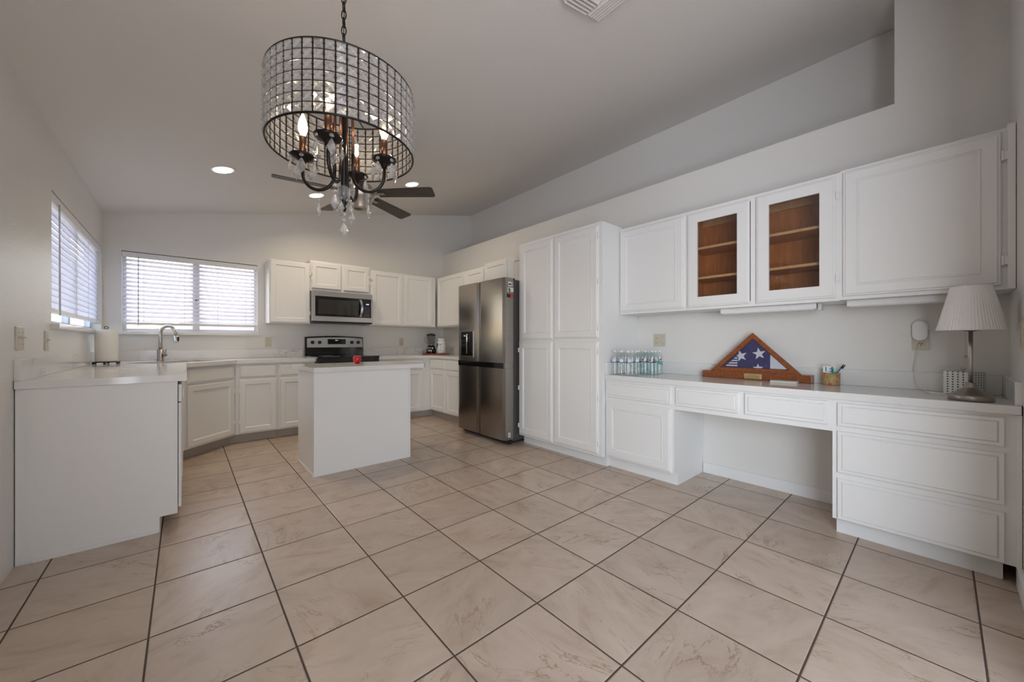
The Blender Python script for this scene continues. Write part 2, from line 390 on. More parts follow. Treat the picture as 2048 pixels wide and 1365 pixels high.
# ------------------------------------------------------------------ room shell
XL, YB, XR, XN, YE = -0.631, 5.62, 3.333, 3.926, -0.236
GAP = 0.004
def zc(x): return 2.428 + 0.2146 * (x - XL)
struct(MB().box(XL - 0.12, 4.05, -3.7, 5.75, -0.1, 0).build('floor', TILE))
m = MB()
m.prism([(XL - 0.12, -3.7, zc(XL)), (XL, -3.7, zc(XL)), (4.05, -3.7, zc(4.05)), (4.05, -3.7, zc(4.05) + 0.1), (XL - 0.12, -3.7, zc(XL) + 0.12)], (0, 9.45, 0))
struct(m.build('ceiling', CEIL))
# left wall with kitchen window (y 3.68-5.56, z 1.22-2.06) and a glass door behind the camera (y -3.2..-0.5)
m = MB()
m.box(XL - 0.12, XL, -3.7, -3.2, 0, 2.428); m.box(XL - 0.12, XL, -3.2, -0.5, 2.2, 2.428)
m.box(XL - 0.12, XL, -0.5, 3.68, 0, 2.428); m.box(XL - 0.12, XL, 5.56, 5.75, 0, 2.428)
m.box(XL - 0.12, XL, 3.68, 5.56, 0, 1.187); m.box(XL - 0.12, XL, 3.68, 5.56, 2.065, 2.428)
struct(m.build('wall_left', WALL))
# back kitchen wall with window opening (x -0.496..0.685)
m = MB()
def topx(x0, x1, z0, y0, y1):
    m.prism([(x0, y0, z0), (x1, y0, z0), (x1, y0, zc(x1)), (x0, y0, zc(x0))], (0, y1 - y0, 0))
topx(XL, -0.496, 0, YB, 5.75); topx(0.685, 4.05, 0, YB, 5.75); topx(-0.496, 0.685, 2.065, YB, 5.75); m.box(-0.496, 0.685, YB, 5.75, 0, 1.187)
struct(m.build('wall_back', WALL))
# right wall: low run with plant ledge and niche above, full height at the near end
m = MB()
m.box(XR, 4.05, 0.195, YB, 0, 2.59)
m.prism([(XN, 0.195, 2.59), (4.05, 0.195, 2.59), (4.05, 0.195, zc(4.05)), (XN, 0.195, zc(XN))], (0, YB - 0.195, 0))
m.prism([(XR, YE, 0), (4.05, YE, 0), (4.05, YE, zc(4.05)), (XR, YE, zc(XR))], (0, 0.195 - YE, 0))
struct(m.build('wall_right', WALL))
m = MB(); m.prism([(1.9, YE - 0.12, 0), (4.05, YE - 0.12, 0), (4.05, YE - 0.12, zc(4.05)), (1.9, YE - 0.12, zc(1.9))], (0, 0.12, 0))
struct(m.build('wall_end', WALL))
m = MB(); m.prism([(3.95, -3.7, 0), (4.05, -3.7, 0), (4.05, -3.7, zc(4.05)), (3.95, -3.7, zc(3.95))], (0, 3.7 + YE - 0.12, 0))
struct(m.build('wall_side', WALL))
m = MB()
m.box(XL, 3.95, -3.7, -3.6, 0, 2.428)
m.prism([(XL, -3.7, 2.428), (3.95, -3.7, 2.428), (3.95, -3.7, zc(3.95))], (0, 0.1, 0))
struct(m.build('wall_front', WALL))
# baseboards
m = MB(); m.box(2.0, 2.83, YE, YE + 0.016, 0, 0.095, 0.003); struct(m.build('baseboard_end', TRIMW))
m = MB(); m.box(XR - 0.016, XR, 0.42, 1.335, 0, 0.085, 0.003); struct(m.build('baseboard_right', TRIMW))
# sliding glass door and dining window behind and beside the camera
def slider(name, M, w, h):
    m = MB(); m.box(0, 0.06, 0.02, 0.10, 0, h); m.box(w - 0.06, w, 0.02, 0.10, 0, h); m.box(0.06, w - 0.06, 0.02, 0.10, h - 0.07, h); m.box(0.06, w - 0.06, 0.02, 0.10, 0, 0.05); m.box(w / 2 - 0.04, w / 2 + 0.04, 0.02, 0.10, 0.05, h - 0.07)
    o = struct(m.build(name, ALU)); o.matrix_world = M
    MB().box(0.06, w - 0.06, 0.055, 0.065, 0.05, h - 0.07).build('pane', PANE, o)
slider('door_1', T(XL, -3.2, 0) @ RZ(PI / 2), 2.7, 2.2)

# ------------------------------------------------------------------ kitchen windows (sliders) with sills
def window(name, M, w, z0, z1):
    """local: x 0..w along wall seen from the room, y 0 room face .. 0.12 outside"""
    fr = MB(); y0, y1 = 0.075, 0.115
    fr.box(0, w, y0, y1, z1 - 0.035, z1); fr.box(0, w, y0, y1, z0, z0 + 0.03); fr.box(0, 0.03, y0, y1, z0 + 0.03, z1 - 0.035); fr.box(w - 0.03, w, y0, y1, z0 + 0.03, z1 - 0.035)
    o = struct(fr.build(name, ALU)); o.matrix_world = M
    a = MB(); c = w * 0.515
    a.box(c - 0.045, c + 0.02, y0 - 0.005, y1 - 0.005, z0 + 0.02, z1 - 0.02, 0.004)
    a.build('meeting_rail', ALU, o)
    MB().box(0.03, w - 0.03, 0.093, 0.097, z0 + 0.03, z1 - 0.035).build('pane', PANE, o)
    l = MB(); l.box(c - 0.02, c - 0.004, y0 - 0.02, y0 - 0.005, z0 + 0.34, z0 + 0.40, 0.003); l.build('latch', DKSIDE, o)
    s = MB(); s.box(-0.012, w + 0.022, -0.035, 0.075, z0 - 0.037, z0 - 0.002, 0.003); s.build('window_sill', QUARTZ, o)
    return o
window('window_2', T(-0.496, YB, 0), 1.181, 1.224, 2.065)
window('window_1', T(XL, 3.68, 0) @ RZ(PI / 2), 1.88, 1.224, 2.065)

def blind(name, label, M, w, ztop, zbot, tilt, nsl, wand_x, group, hw=0.025):
    t = thing(name, label, 'blind', group=group); t.matrix_world = M
    MB().box(0.004, w - 0.004, 0.012, 0.058, ztop - 0.052, ztop - 0.004, 0.002).build('headrail', TRIMW, t)
    MB().box(0.002, w - 0.002, 0.002, 0.011, ztop - 0.064, ztop - 0.006, 0.003).build('valance', TRIMW, t)
    zs = [ztop - 0.085 - i * ((ztop - 0.085) - (zbot + 0.05)) / (nsl - 1) for i in range(nsl)]
    me = None
    for z in zs:
        if me is None:
            s = MB(); n = 4; pts = []
            for i in range(n + 1):
                q = -hw + 2 * hw * i / n; pts.append((0.006, q, 0.0025 * (1 - (q / hw) ** 2)))
            lo = [(x, y, zz - 0.0028) for x, y, zz in pts[::-1]]
            s.prism(pts + lo, (w - 0.012, 0, 0))
            o = s.build('slat', SLAT, t); me = o
        else:
            o = me.copy(); COL.objects.link(o); o.parent = t
        o.location = (0, 0.035, z); o.rotation_euler = (tilt, 0, 0)
    MB().box(0.006, w - 0.006, 0.010, 0.060, zbot, zbot + 0.028, 0.003).build('bottom_rail', TRIMW, t)
    for fx in (0.14, 0.42, 0.67, 0.9):
        k = MB()
        for yy in (0.0085, 0.0615): k.tube([(w * fx, yy, zbot + 0.01), (w * fx, yy, ztop - 0.05)], 0.0012, 5)
        k.build('ladder_cord', CORD, t)
    MB().tube([(wand_x, -0.006, ztop - 0.05), (wand_x, -0.008, zbot - 0.02)], 0.0045, 8).build('tilt_wand', mat('wand_grey_' + name, (0.55, 0.55, 0.6), 0.3), t)
    return t
G = 'horizontal slat blinds over the kitchen windows'
blind('window_blind', 'white horizontal blind with open slats over the window above the faucet', T(-0.496, YB, 0), 1.181, 2.062, 1.290, math.radians(42), 15, 0.125, G)
blind('window_blind', 'white horizontal blind tilted nearly shut on the left wall window', T(XL, 3.68, 0) @ RZ(PI / 2), 1.88, 2.062, 1.298, math.radians(76), 15, 0.16, G, 0.028)

# outside: neighbouring house and yard
nb = thing('neighbour_house', 'pale pink neighbouring house with tiled roof seen below the raised blind', 'house', (0, 0, 0))
MB().box(0.1, 9.0, 11.0, 17.0, -0.2, 1.15).build('house_wall', STUCCO, nb)
MB().prism([(-0.9, 10.6, 1.12), (9.6, 10.6, 1.12), (6.6, 14.0, 2.35), (2.3, 14.0, 2.35)], (0, 0, 0.12)).build('roof', ROOFT, nb)
g = MB().box(-14, 14, 5.8, 20, -0.25, -0.15).build('yard_ground', EARTH); struct(g)
g = MB().box(-14, XL - 0.2, -6, 5.8, -0.25, -0.15).build('yard_ground', EARTH); struct(g)

# ------------------------------------------------------------------ cabinets
KIT = [(0, -0.014), (0.005, -0.019), (0.052, -0.019), (0.060, -0.010)]
DSK = [(0, -0.010), (0.004, -0.014), (0.010, -0.014), (0.014, -0.019), (0.060, -0.019), (0.063, -0.0155), (0.066, -0.0185), (0.071, -0.0185), (0.076, -0.0125)]
DRW = [(0, -0.010), (0.003, -0.0135), (0.016, -0.0135), (0.019, -0.0105), (0.023, -0.018)]
KDR = [(0, -0.010), (0.012, -0.018), (0.016, -0.019)]
def hinge_obj(parent, x, z, m=WHITE):
    h = MB(); h.lathe([(0.0045, -0.024), (0.0055, -0.022), (0.0055, 0.022), (0.0045, 0.024)], 10)
    h.box(-0.001, 0.014, -0.001, 0.004, -0.02, 0.02)
    h.build('hinge', m, parent, loc=(x, -0.017, z))
def door(parent, x0, x1, z0, z1, style, hinge=None, name='door'):
    w, h = x1 - x0, z1 - z0
    if style == 'glass':
        b = MB(); b.ring_panel(w, h, DSK[:4] + [(0.078, -0.019), (0.078, -0.001)], -0.001, hole=True)
        o = b.build(name, WHITE, parent, loc=(x0, 0, z0))
        MB().box(0.076, w - 0.076, -0.008, -0.005, 0.076, h - 0.076).build('pane', CABGL, o)
    else:
        R = {'kit': KIT, 'desk': DSK, 'drawer': DRW, 'kdrawer': KDR}[style]
        o = MB().ring_panel(w, h, R, -0.0005).build(name, WHITE, parent, loc=(x0, 0, z0))
    if hinge:
        hx = -0.004 if hinge == 'L' else w + 0.004
        for hz in ([0.12, h - 0.12] if h < 0.85 else [0.09, h / 2, h - 0.09]): hinge_obj(o, hx, hz)
    return o
def cabinet(label, loc, rz, w, depth, z0, z1, fronts, toe=0.0, group=None, name='base_cabinet', tl=0.0, tr_=0.0):
    t = thing(name, label, 'cabinet', (loc[0], loc[1], 0), rz, group)
    b = MB()
    b.box(0, w, 0, depth, z0, z1)
    b.build('carcass', WHITE, t)
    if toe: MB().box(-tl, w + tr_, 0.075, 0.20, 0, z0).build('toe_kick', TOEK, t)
    for f in fronts:
        door(t, *f[:5], hinge=f[5] if len(f) > 5 else None, name='drawer' if 'drawer' in f[4] else 'door')
    return t
RW = -PI / 2
GD = 'white cabinets of the desk wall'; GK = 'white wall cabinets of the kitchen'; GB = 'base cabinets under the kitchen counter'
# desk wall, upper run (face x=3.03)
XU = 3.03
def ly(y, y0): return y0 - y
cabinet('white wall cabinet with one solid door against the pantry side', (XU, 1.954), RW, 0.606, XR - GAP - XU, 1.358, 2.143,
        [(0.004, 0.592, 1.378, 2.118, 'desk', None)], group=GD, name='wall_cabinet')
# glass cabinet: hollow with wooden inside
t = thing('glass_cabinet', 'white wall cabinet with two glass doors showing brown wooden shelves', 'cabinet', (XU, 1.346, 0), RW, GD)
w = 1.346 - 0.411; dp = XR - GAP - XU
b = MB()
b.box(0, w, 0.019, dp, 1.358, 1.377); b.box(0, w, 0.019, dp, 2.124, 2.143); b.box(0, 0.016, 0.019, dp, 1.377, 2.124); b.box(w - 0.016, w, 0.019, dp, 1.377, 2.124); b.box(0, w, dp - 0.008, dp, 1.358, 2.143)
b.box(0, 0.03, 0, 0.019, 1.358, 2.143); b.box(w - 0.03, w, 0, 0.019, 1.358, 2.143); b.box(0.03, w - 0.03, 0, 0.019, 1.358, 1.395); b.box(0.03, w - 0.03, 0, 0.019, 2.108, 2.143); b.box(0.452, 0.484, 0, 0.019, 1.395, 2.108)
b.build('carcass', WHITE, t)
b = MB()
b.box(0.016, 0.019, 0.02, dp - 0.008, 1.380, 2.121); b.box(w - 0.019, w - 0.016, 0.02, dp - 0.008, 1.380, 2.121); b.box(0.019, w - 0.019, dp - 0.012, dp - 0.008, 1.380, 2.121)
b.box(0.016, w - 0.016, 0.02, dp - 0.008, 1.377, 1.380); b.box(0.016, w - 0.016, 0.02, dp - 0.008, 2.121, 2.124)
b.build('wooden_lining', CABW, t)
MB().box(0.019, w - 0.019, dp - 0.03, dp - 0.012, 2.07, 2.121).build('hanging_rail', SHELFW, t)
for z in (1.60, 1.835):
    s = MB().box(0.019, w - 0.019, 0.04, dp - 0.012, z, z + 0.018).build('shelf', CABW, t)
    MB().box(0.019, w - 0.019, 0.035, 0.04, z, z + 0.018).build('shelf_edge', SHELFW, s)
door(t, 0.012, 0.448, 1.378, 2.118, 'glass'); door(t, 0.488, 0.916, 1.378, 2.122, 'glass', 'R')
t = cabinet('large white wall cabinet with one wide solid door above the table lamp', (XU, 0.411), RW, 0.62, XR - GAP - XU, 1.362, 2.152,
        [(0.013, 0.603, 1.382, 2.134, 'desk', 'R')], group=GD, name='wall_cabinet')
MB().box(0.62, 0.645, -0.016, XR - GAP - XU, 1.362, 2.165, 0.002).build('filler_strip', WHITE, t)
# under-cabinet light bar
t = thing('under_cabinet_light', 'slim white light bar fixed beneath the glass door cabinet', 'light fixture', (3.10, 1.12, 1.358), RW)
MB().box(0, 0.58, 0, 0.10, -0.036, 0.0, 0.004).build('housing', TRIMW, t)
MB().box(0.012, 0.568, 0.012, 0.088, -0.040, -0.036).build('diffuser', PLASTW, t)
MB().box(0.585, 0.605, 0.02, 0.08, -0.045, 0.0, 0.003).build('end_bracket', GRILLE, t)
t = thing('under_cabinet_light', 'slim white light bar fixed beneath the wide cabinet over the lamp', 'light fixture', (3.10, 0.39, 1.362), RW)
MB().box(0, 0.50, 0, 0.10, -0.036, 0.0, 0.004).build('housing', TRIMW, t)
MB().box(0.012, 0.488, 0.012, 0.088, -0.040, -0.036).build('diffuser', PLASTW, t)

# pantry (face x=2.755, door faces 2.735)
XP = 2.755
t = cabinet('tall white pantry cabinet with four doors beside the fridge', (XP, 3.036), RW, 1.08, XR - GAP - XP, 0.095, 2.168,
        [(0.033, 0.495, 1.135, 2.135, 'desk', None), (0.522, 1.044, 1.140, 2.138, 'desk', 'R'), (0.008, 0.495, 0.112, 1.110, 'desk', 'L'), (0.522, 1.044, 0.116, 1.112, 'desk', 'R')],
        group=GD, name='pantry_cabinet')
MB().box(0.0, 1.08, 0.07, XR - GAP - XP, 0, 0.095).build('toe_kick', TRIMW, t)

# desk wall, lower run (face x=2.80; fronts to 2.785)
XD = 2.805
t = cabinet('white desk base cabinet with drawer over door right beside the pantry', (XD, 1.954), RW, 0.614, XR - GAP - XD, 0.095, 0.776,
        [(0.007, 0.593, 0.625, 0.757, 'drawer'), (0.007, 0.593, 0.107, 0.597, 'desk')], group=GD, name='desk_cabinet')
MB().box(0, 0.614, 0.058, XR - GAP - XD, 0, 0.095).build('toe_kick', TRIMW, t)
t = cabinet('white drawer apron with two shallow drawers over the knee space', (XD, 1.340), RW, 0.926, 0.45, 0.592, 0.776,
        [(0.016, 0.442, 0.625, 0.762, 'drawer'), (0.480, 0.906, 0.627, 0.764, 'drawer')], group=GD, name='desk_apron')
t = cabinet('white desk cabinet with three wide drawers beneath the table lamp', (XD, 0.414), RW, 0.632, XR - GAP - XD, 0.095, 0.776,
        [(0.022, 0.601, 0.628, 0.759, 'drawer'), (0.022, 0.601, 0.363, 0.598, 'drawer'), (0.022, 0.601, 0.100, 0.330, 'drawer')], group=GD, name='desk_cabinet')
MB().box(0.01, 0.60, 0.058, XR - GAP - XD, 0, 0.095).build('toe_kick', TRIMW, t)
MB().box(0.632, 0.648, -0.012, 0.30, 0.095, 0.776, 0.002).build('filler_strip', WHITE, t)

# desk counter with splash
t = thing('desk_countertop', 'long veined white quartz desk counter on the right with low backsplash', 'countertop', (0, 0, 0))
MB().box(2.785, XR - GAP, YE + GAP, 1.952, 0.778, 0.818, 0.003).build('slab', QUARTZ, t)
MB().box(XR - 0.022, XR, YE + 0.022, 1.934, 0.8185, 0.923, 0.002).build('backsplash', QUARTZ, t)
MB().box(2.80, XR, 1.934, 1.954, 0.8185, 0.923, 0.002).build('side_splash', QUARTZ, t)
MB().box(2.80, XR, YE, YE + 0.022, 0.8185, 0.923, 0.002).build('side_splash', QUARTZ, t)

# kitchen wall cabinets on the back wall (carcass face y=5.31, door faces 5.29)
YU = 5.31
cabinet('white wall cabinet with one door between window and microwave', (0.762, YU), 0, 0.446, YB - GAP - YU, 1.34, 2.112,
        [(0.012, 0.438, 1.352, 2.103, 'kit', 'R')], group=GK, name='wall_cabinet')
cabinet('short white wall cabinet with two small doors above the microwave', (1.210, YU), 0, 0.757, YB - GAP - YU, 1.765, 2.160,
        [(0.015, 0.370, 1.803, 2.136, 'kit', 'L'), (0.405, 0.740, 1.803, 2.136, 'kit', 'R')], group=GK, name='wall_cabinet')
cabinet('white wall cabinet with two doors right of the microwave', (1.969, YU), 0, 1.04, YB - GAP - YU, 1.345, 2.130,
        [(0.028, 0.478, 1.357, 2.118, 'kit', 'L'), (0.510, 0.975, 1.357, 2.118, 'kit')], group=GK, name='wall_cabinet')
# kitchen wall cabinets on the right wall
cabinet('white wall cabinet in the corner left of the fridge', (3.05, YU), RW, 0.79, XR - GAP - 3.05, 1.345, 2.130,
        [(0.02, 0.762, 1.357, 2.118, 'kit')], group=GK, name='wall_cabinet')
cabinet('narrow white wall cabinet peeking over the left end of the fridge', (3.05, 4.518), RW, 0.466, XR - GAP - 3.05, 1.345, 2.130,
        [(0.012, 0.452, 1.357, 2.108, 'kit')], group=GK, name='wall_cabinet')
cabinet('short white wall cabinet with two doors above the fridge', (3.05, 4.050), RW, 1.012, XR - GAP - 3.05, 1.83, 2.165,
        [(0.016, 0.468, 1.845, 2.148, 'kit', 'L'), (0.556, 0.995, 1.845, 2.148, 'kit')], group=GK, name='wall_cabinet')

# kitchen base cabinets
YF = 5.03
ZB0, ZB1 = 0.10, 0.872
# corner sink base: pentagon with a 45 degree face from (-0.03,4.59) to (0.41,5.03)
t = thing('sink_base_cabinet', 'cream diagonal corner base cabinet with false drawer and door under the sink', 'cabinet', (-0.02, 4.60, 0), PI / 4, GB)
q = 0.608
Mi = (T(-0.02, 4.60, 0) @ RZ(PI / 4)).inverted()
b = MB(); fp = [(-0.02, 4.60), (0.41, 5.03), (0.41, YB - GAP), (XL + GAP, YB - GAP), (XL + GAP, 4.60)]
b.prism([(x, y, ZB0) for x, y in fp], (0, 0, 0.60)); b.build('carcass', WHITE, t, M=Mi)
b = MB(); b.box(0, q, 0, 0.02, 0.70, ZB1); b.build('face_rail', WHITE, t)
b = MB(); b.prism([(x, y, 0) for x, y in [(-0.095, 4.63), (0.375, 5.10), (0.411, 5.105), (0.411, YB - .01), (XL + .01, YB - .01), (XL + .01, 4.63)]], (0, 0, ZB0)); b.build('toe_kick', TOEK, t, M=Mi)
door(t, 0.045, 0.575, 0.715, 0.850, 'kdrawer', name='false_drawer'); door(t, 0.045, 0.575, 0.118, 0.693, 'kit', 'R')
cabinet('cream base cabinet with one drawer and door right of the corner sink', (0.412, YF), 0, 0.395, YB - GAP - YF, ZB0, ZB1,
        [(0.036, 0.378, 0.717, 0.853, 'kdrawer'), (0.036, 0.378, 0.115, 0.695, 'kit', 'L')], 1, GB)
cabinet('cream base cabinet with drawer and door directly left of the range', (0.809, YF), 0, 0.390, YB - GAP - YF, ZB0, ZB1,
        [(0.020, 0.375, 0.717, 0.853, 'kdrawer'), (0.020, 0.375, 0.115, 0.695, 'kit')], 1, GB)
cabinet('cream base cabinet between range and far corner, mostly behind island', (1.970, YF), 0, 0.80, YB - GAP - YF, ZB0, ZB1,
        [(0.03, 0.33, 0.717, 0.853, 'kdrawer'), (0.03, 0.33, 0.115, 0.695, 'kit'), (0.36, 0.665, 0.717, 0.853, 'kdrawer'), (0.36, 0.665, 0.115, 0.695, 'kit')], 1, GB, tr_=0.078)
cabinet('cream base cabinet with two doors immediately left of the fridge', (2.772, YF + 0.02), RW, 1.085, XR - GAP - 2.772, ZB0, ZB1,
        [(0.035, 0.44, 0.717, 0.853, 'kdrawer'), (0.035, 0.44, 0.115, 0.695, 'kit'), (0.475, 0.90, 0.717, 0.853, 'kdrawer'), (0.475, 0.90, 0.115, 0.695, 'kit')], 1, GB, tl=0.053)
# left run: end panel + cabinet + dishwasher facing +x
t = thing('peninsula_cabinet', 'plain white end panel cabinet at the left below the near counter end', 'cabinet', (0, 0, 0), 0, GB)
b = MB()
b.prism([(XL + 0.04, 2.985, 0.0), (-0.110, 2.985, 0.0), (-0.110, 2.985, 0.088), (-0.032, 2.985, 0.088), (-0.032, 2.985, ZB1), (XL + 0.04, 2.985, ZB1)], (0, 0.019, 0)); b.build('end_panel', WHITE, t)
MB().box(XL + GAP, XL + 0.04, 2.988, 3.004, 0, ZB1).build('filler_strip', WHITE, t)
MB().box(XL + 0.06, -0.115, 2.978, 2.985, 0.0, 0.018).build('shoe_moulding', TRIMW, t)
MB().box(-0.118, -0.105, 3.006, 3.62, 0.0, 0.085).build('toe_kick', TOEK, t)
cabinet('white base cabinet behind the dishwasher, facing the island', (-0.03, 3.63), PI / 2, 0.965, 0.59, ZB0, ZB1,
        [(0.03, 0.47, 0.717, 0.853, 'kdrawer'), (0.03, 0.47, 0.115, 0.695, 'kit'), (0.495, 0.935, 0.717, 0.853, 'kdrawer'), (0.495, 0.935, 0.115, 0.695, 'kit')], 1, GB)
t = thing('dishwasher', 'dishwasher front seen edge-on beside the white peninsula end panel', 'dishwasher', (-0.03, 3.012, 0), PI / 2)
MB().box(0, 0.60, 0.002, 0.56, 0.105, 0.865).build('tub', DKSIDE, t)
MB().box(0.0, 0.60, -0.015, 0.0, 0.115, 0.74, 0.004).build('door', TRIMW, t)
MB().box(0.0, 0.60, -0.017, 0.0, 0.745, 0.850, 0.004).build('control_panel', TRIMW, t)
MB().box(0.05, 0.55, -0.024, -0.017, 0.755, 0.775, 0.003).build('handle', TRIMW, t)

# island
t = thing('kitchen_island', 'white rectangular kitchen island with overhanging quartz top', 'island', (0, 0, 0))
MB().box(0.793, 1.635, 3.370, 3.927, 0.0, 0.856).build('body', WHITE, t)
b = MB(); b.box(0.793, 0.815, 3.364, 3.370, 0, 0.856, 0.002); b.box(1.617, 1.637, 3.364, 3.370, 0, 0.856, 0.002); b.build('corner_trim', TRIMW, t)
b = MB(); b.box(0.787, 0.793, 3.37, 3.927, 0, 0.022, 0.002); b.build('shoe_moulding', TRIMW, t)
b = MB(); b.prism([(0.787, 3.340, 0.857), (1.768, 3.340, 0.857), (1.80, 3.372, 0.857), (1.80, 4.04, 0.857), (0.765, 4.04, 0.857)], (0, 0, 0.038)); b.build('island_top', QUARTZ, t)
for k in range(2):
    d = MB().ring_panel(0.39, 0.55, KIT).build('door', WHITE, t, loc=(1.61 - k * 0.405, 3.929, 0.12)); d.rotation_euler = (0, 0, PI)

# kitchen counter (with sink cut-out) ------------------------------------------------
t = thing('kitchen_countertop', 'veined white quartz counter around the sink up to the range', 'countertop', (0, 0, 0))
def slab(outline, holes, z0, z1):
    bm = bmesh.new(); edges = []
    for lp in [outline] + holes:
        vs = [bm.verts.new((x, y, z0)) for x, y in lp]
        edges += [bm.edges.new((vs[i], vs[(i + 1) % len(vs)])) for i in range(len(vs))]
    bmesh.ops.triangle_fill(bm, use_beauty=True, edges=edges)
    r = bmesh.ops.extrude_face_region(bm, geom=bm.faces[:])
    bmesh.ops.translate(bm, verts=[v for v in r['geom'] if isinstance(v, bmesh.types.BMVert)], vec=(0, 0, z1 - z0))
    m = MB(); m.bm.free(); m.bm = bm; return m
SK = T(-0.055, 5.055, 0) @ RZ(PI / 4)
def rr(w, d, r, n=5):
    P = []
    for cx, cy, a in [(w / 2 - r, d / 2 - r, 0), (-w / 2 + r, d / 2 - r, PI / 2), (-w / 2 + r, -d / 2 + r, PI), (w / 2 - r, -d / 2 + r, 1.5 * PI)]:
        for i in range(n + 1): P.append((cx + r * math.cos(a + PI / 2 * i / n), cy + r * math.sin(a + PI / 2 * i / n)))
    return P
hole = [tuple((SK @ Vector((x, y, 0)))[:2]) for x, y in rr(0.72, 0.40, 0.05)]
slab([(XL + GAP, 2.972), (0.010, 2.972), (0.010, 4.575), (0.425, 5.000), (1.203, 5.000), (1.203, YB - GAP), (XL + GAP, YB - GAP)], [hole], 0.872, 0.910).build('slab', QUARTZ, t)
MB().box(XL, XL + 0.02, 2.985, YB - 0.02, 0.9105, 1.018, 0.002).build('backsplash', QUARTZ, t)
MB().box(XL, 1.185, YB - 0.02, YB, 0.9105, 1.018, 0.002).build('backsplash', QUARTZ, t)
t = thing('kitchen_countertop', 'veined white quartz counter from the range round to the fridge', 'countertop', (0, 0, 0))
slab([(1.967, 5.000), (2.745, 5.000), (2.745, 3.965), (XR - GAP, 3.965), (XR - GAP, YB - GAP), (1.967, YB - GAP)], [], 0.872, 0.910).build('slab', QUARTZ, t)
MB().box(1.985, XR - 0.02, YB - 0.02, YB, 0.9105, 1.018, 0.002).build('backsplash', QUARTZ, t)
MB().box(XR - 0.02, XR, 3.965, YB - 0.02, 0.9105, 1.018, 0.002).build('backsplash', QUARTZ, t)
# sink basin
t = thing('kitchen_sink', 'stainless undermount sink set diagonally in the corner counter', 'sink', (-0.055, 5.055, 0.872), PI / 4)
b = MB(); bm = b.bm; prev = None
for w_, d_, z_, r_ in [(0.76, 0.44, -0.001, 0.06), (0.725, 0.405, -0.001, 0.05), (0.72, 0.40, -0.02, 0.05), (0.70, 0.38, -0.15, 0.06), (0.62, 0.30, -0.168, 0.05)]:
    ring = [bm.verts.new((x, y, z_)) for x, y in rr(w_, d_, r_)]
    if prev:
        for i in range(len(ring)): bm.faces.new([prev[i], prev[(i + 1) % len(ring)], ring[(i + 1) % len(ring)], ring[i]]).smooth = True
    prev = ring
bm.faces.new(prev); b.build('basin', STEELH, t)
MB().lathe([(0.045, -0.167), (0.045, -0.163), (0.02, -0.162)], 20).build('drain', CHROME, t)
# faucet
t = thing('kitchen_faucet', 'brushed nickel gooseneck faucet with pull-down spray in the corner', 'faucet', (-0.192, 5.393, 0.910), -math.radians(41.1))
MB().lathe([(0.030, 0), (0.030, 0.004), (0.026, 0.008), (0.026, 0.118), (0.020, 0.122)], 24).build('base', NICKELD, t)
pth = [(0, 0, 0.118), (0, 0, 0.20), (0, 0, 0.265)] + arc(0.078, 0.285, 0.078, PI, 0.12, 16)[0:] + [(0.160, 0, 0.262)]
MB().tube(pth, [0.0165, 0.0165, 0.0155] + [0.0145] * 17 + [0.0145], 14).build('spout', NICKEL, t)
MB().lathe([(0.022, 0), (0.0215, 0.02), (0.016, 0.06), (0.0145, 0.075)], 18, M=T(0.168, 0, 0.190) @ RY(-0.12)).build('spray_head', CHROME, t)
b = MB(); b.box(0.183, 0.192, -0.007, 0.007, 0.205, 0.25, 0.003); b.build('spray_button', BLACKM, t)
b = MB(); b.lathe([(0.013, 0.02), (0.014, 0.055), (0.010, 0.062)], 14, M=T(0, 0, 0.06) @ RY(PI / 2)); b.tube([(0.045, 0, 0.066), (0.052, 0, 0.09), (0.062, 0, 0.125)], [0.006, 0.005, 0.0045], 8); b.build('lever', NICKELD, t)

# paper towel holder
t = thing('paper_towel_roll', 'white paper towel roll standing upright on black wire holder', 'paper towel', (-0.520, 4.84, 0.910))
MB().lathe([(0.018, 0.030), (0.070, 0.026), (0.0715, 0.03), (0.0715, 0.302), (0.070, 0.306), (0.018, 0.304)], 40).build('roll', PAPER, t)
b = MB(); b.tube([(0.083 * math.cos(2 * PI * i / 32), 0.083 * math.sin(2 * PI * i / 32), 0.020) for i in range(32)], 0.0035, 8, closed=True)
for k in range(3):
    a = 2 * PI * k / 3 + 0.5; b.tube([(0, 0, 0.020), (0.083 * math.cos(a), 0.083 * math.sin(a), 0.020)], 0.003, 6)
for k in range(6):
    a = 2 * PI * k / 6 + 0.5; b.lathe([(0, 0), (0.008, 0.004), (0.010, 0.010), (0.008, 0.016), (0, 0.019)], 10, M=T(0.083 * math.cos(a), 0.083 * math.sin(a), 0))
b.tube([(0, 0, 0.02), (0, 0, 0.31)], 0.004, 8); b.tube(arc(0, 0.322, 0.012, -PI / 2, 1.5 * PI, 16), 0.003, 6)
b.build('wire_stand', BLACKM, t)

# ------------------------------------------------------------------ range
t = thing('range', 'black electric range with silver control panel between the counters', 'range', (1.2055, 4.965, 0))
rw = 0.7585
MB().box(0, rw, 0.0, 0.64, 0.03, 0.905).build('body', BLACKM, t)
b = MB(); b.box(0.0, rw, -0.022, 0.60, 0.905, 0.926, 0.004); b.build('cooktop', BLACKG, t)
for (x, y, r) in [(0.2, 0.14, 0.10), (0.56, 0.14, 0.08), (0.2, 0.42, 0.08), (0.56, 0.42, 0.10)]:
    b = MB(); b.tube([(x + r * math.cos(2 * PI * i / 40), y + r * math.sin(2 * PI * i / 40), 0.9262) for i in range(40)], 0.0012, 4, closed=True); b.build('burner_ring', mat('burner_grey_%d%d' % (x * 100, y * 100), (0.2, 0.2, 0.2), 0.4), t)
b = MB(); prof = [(0, 0.59, 0.926), (0, 0.655, 0.926), (0, 0.655, 1.19)]
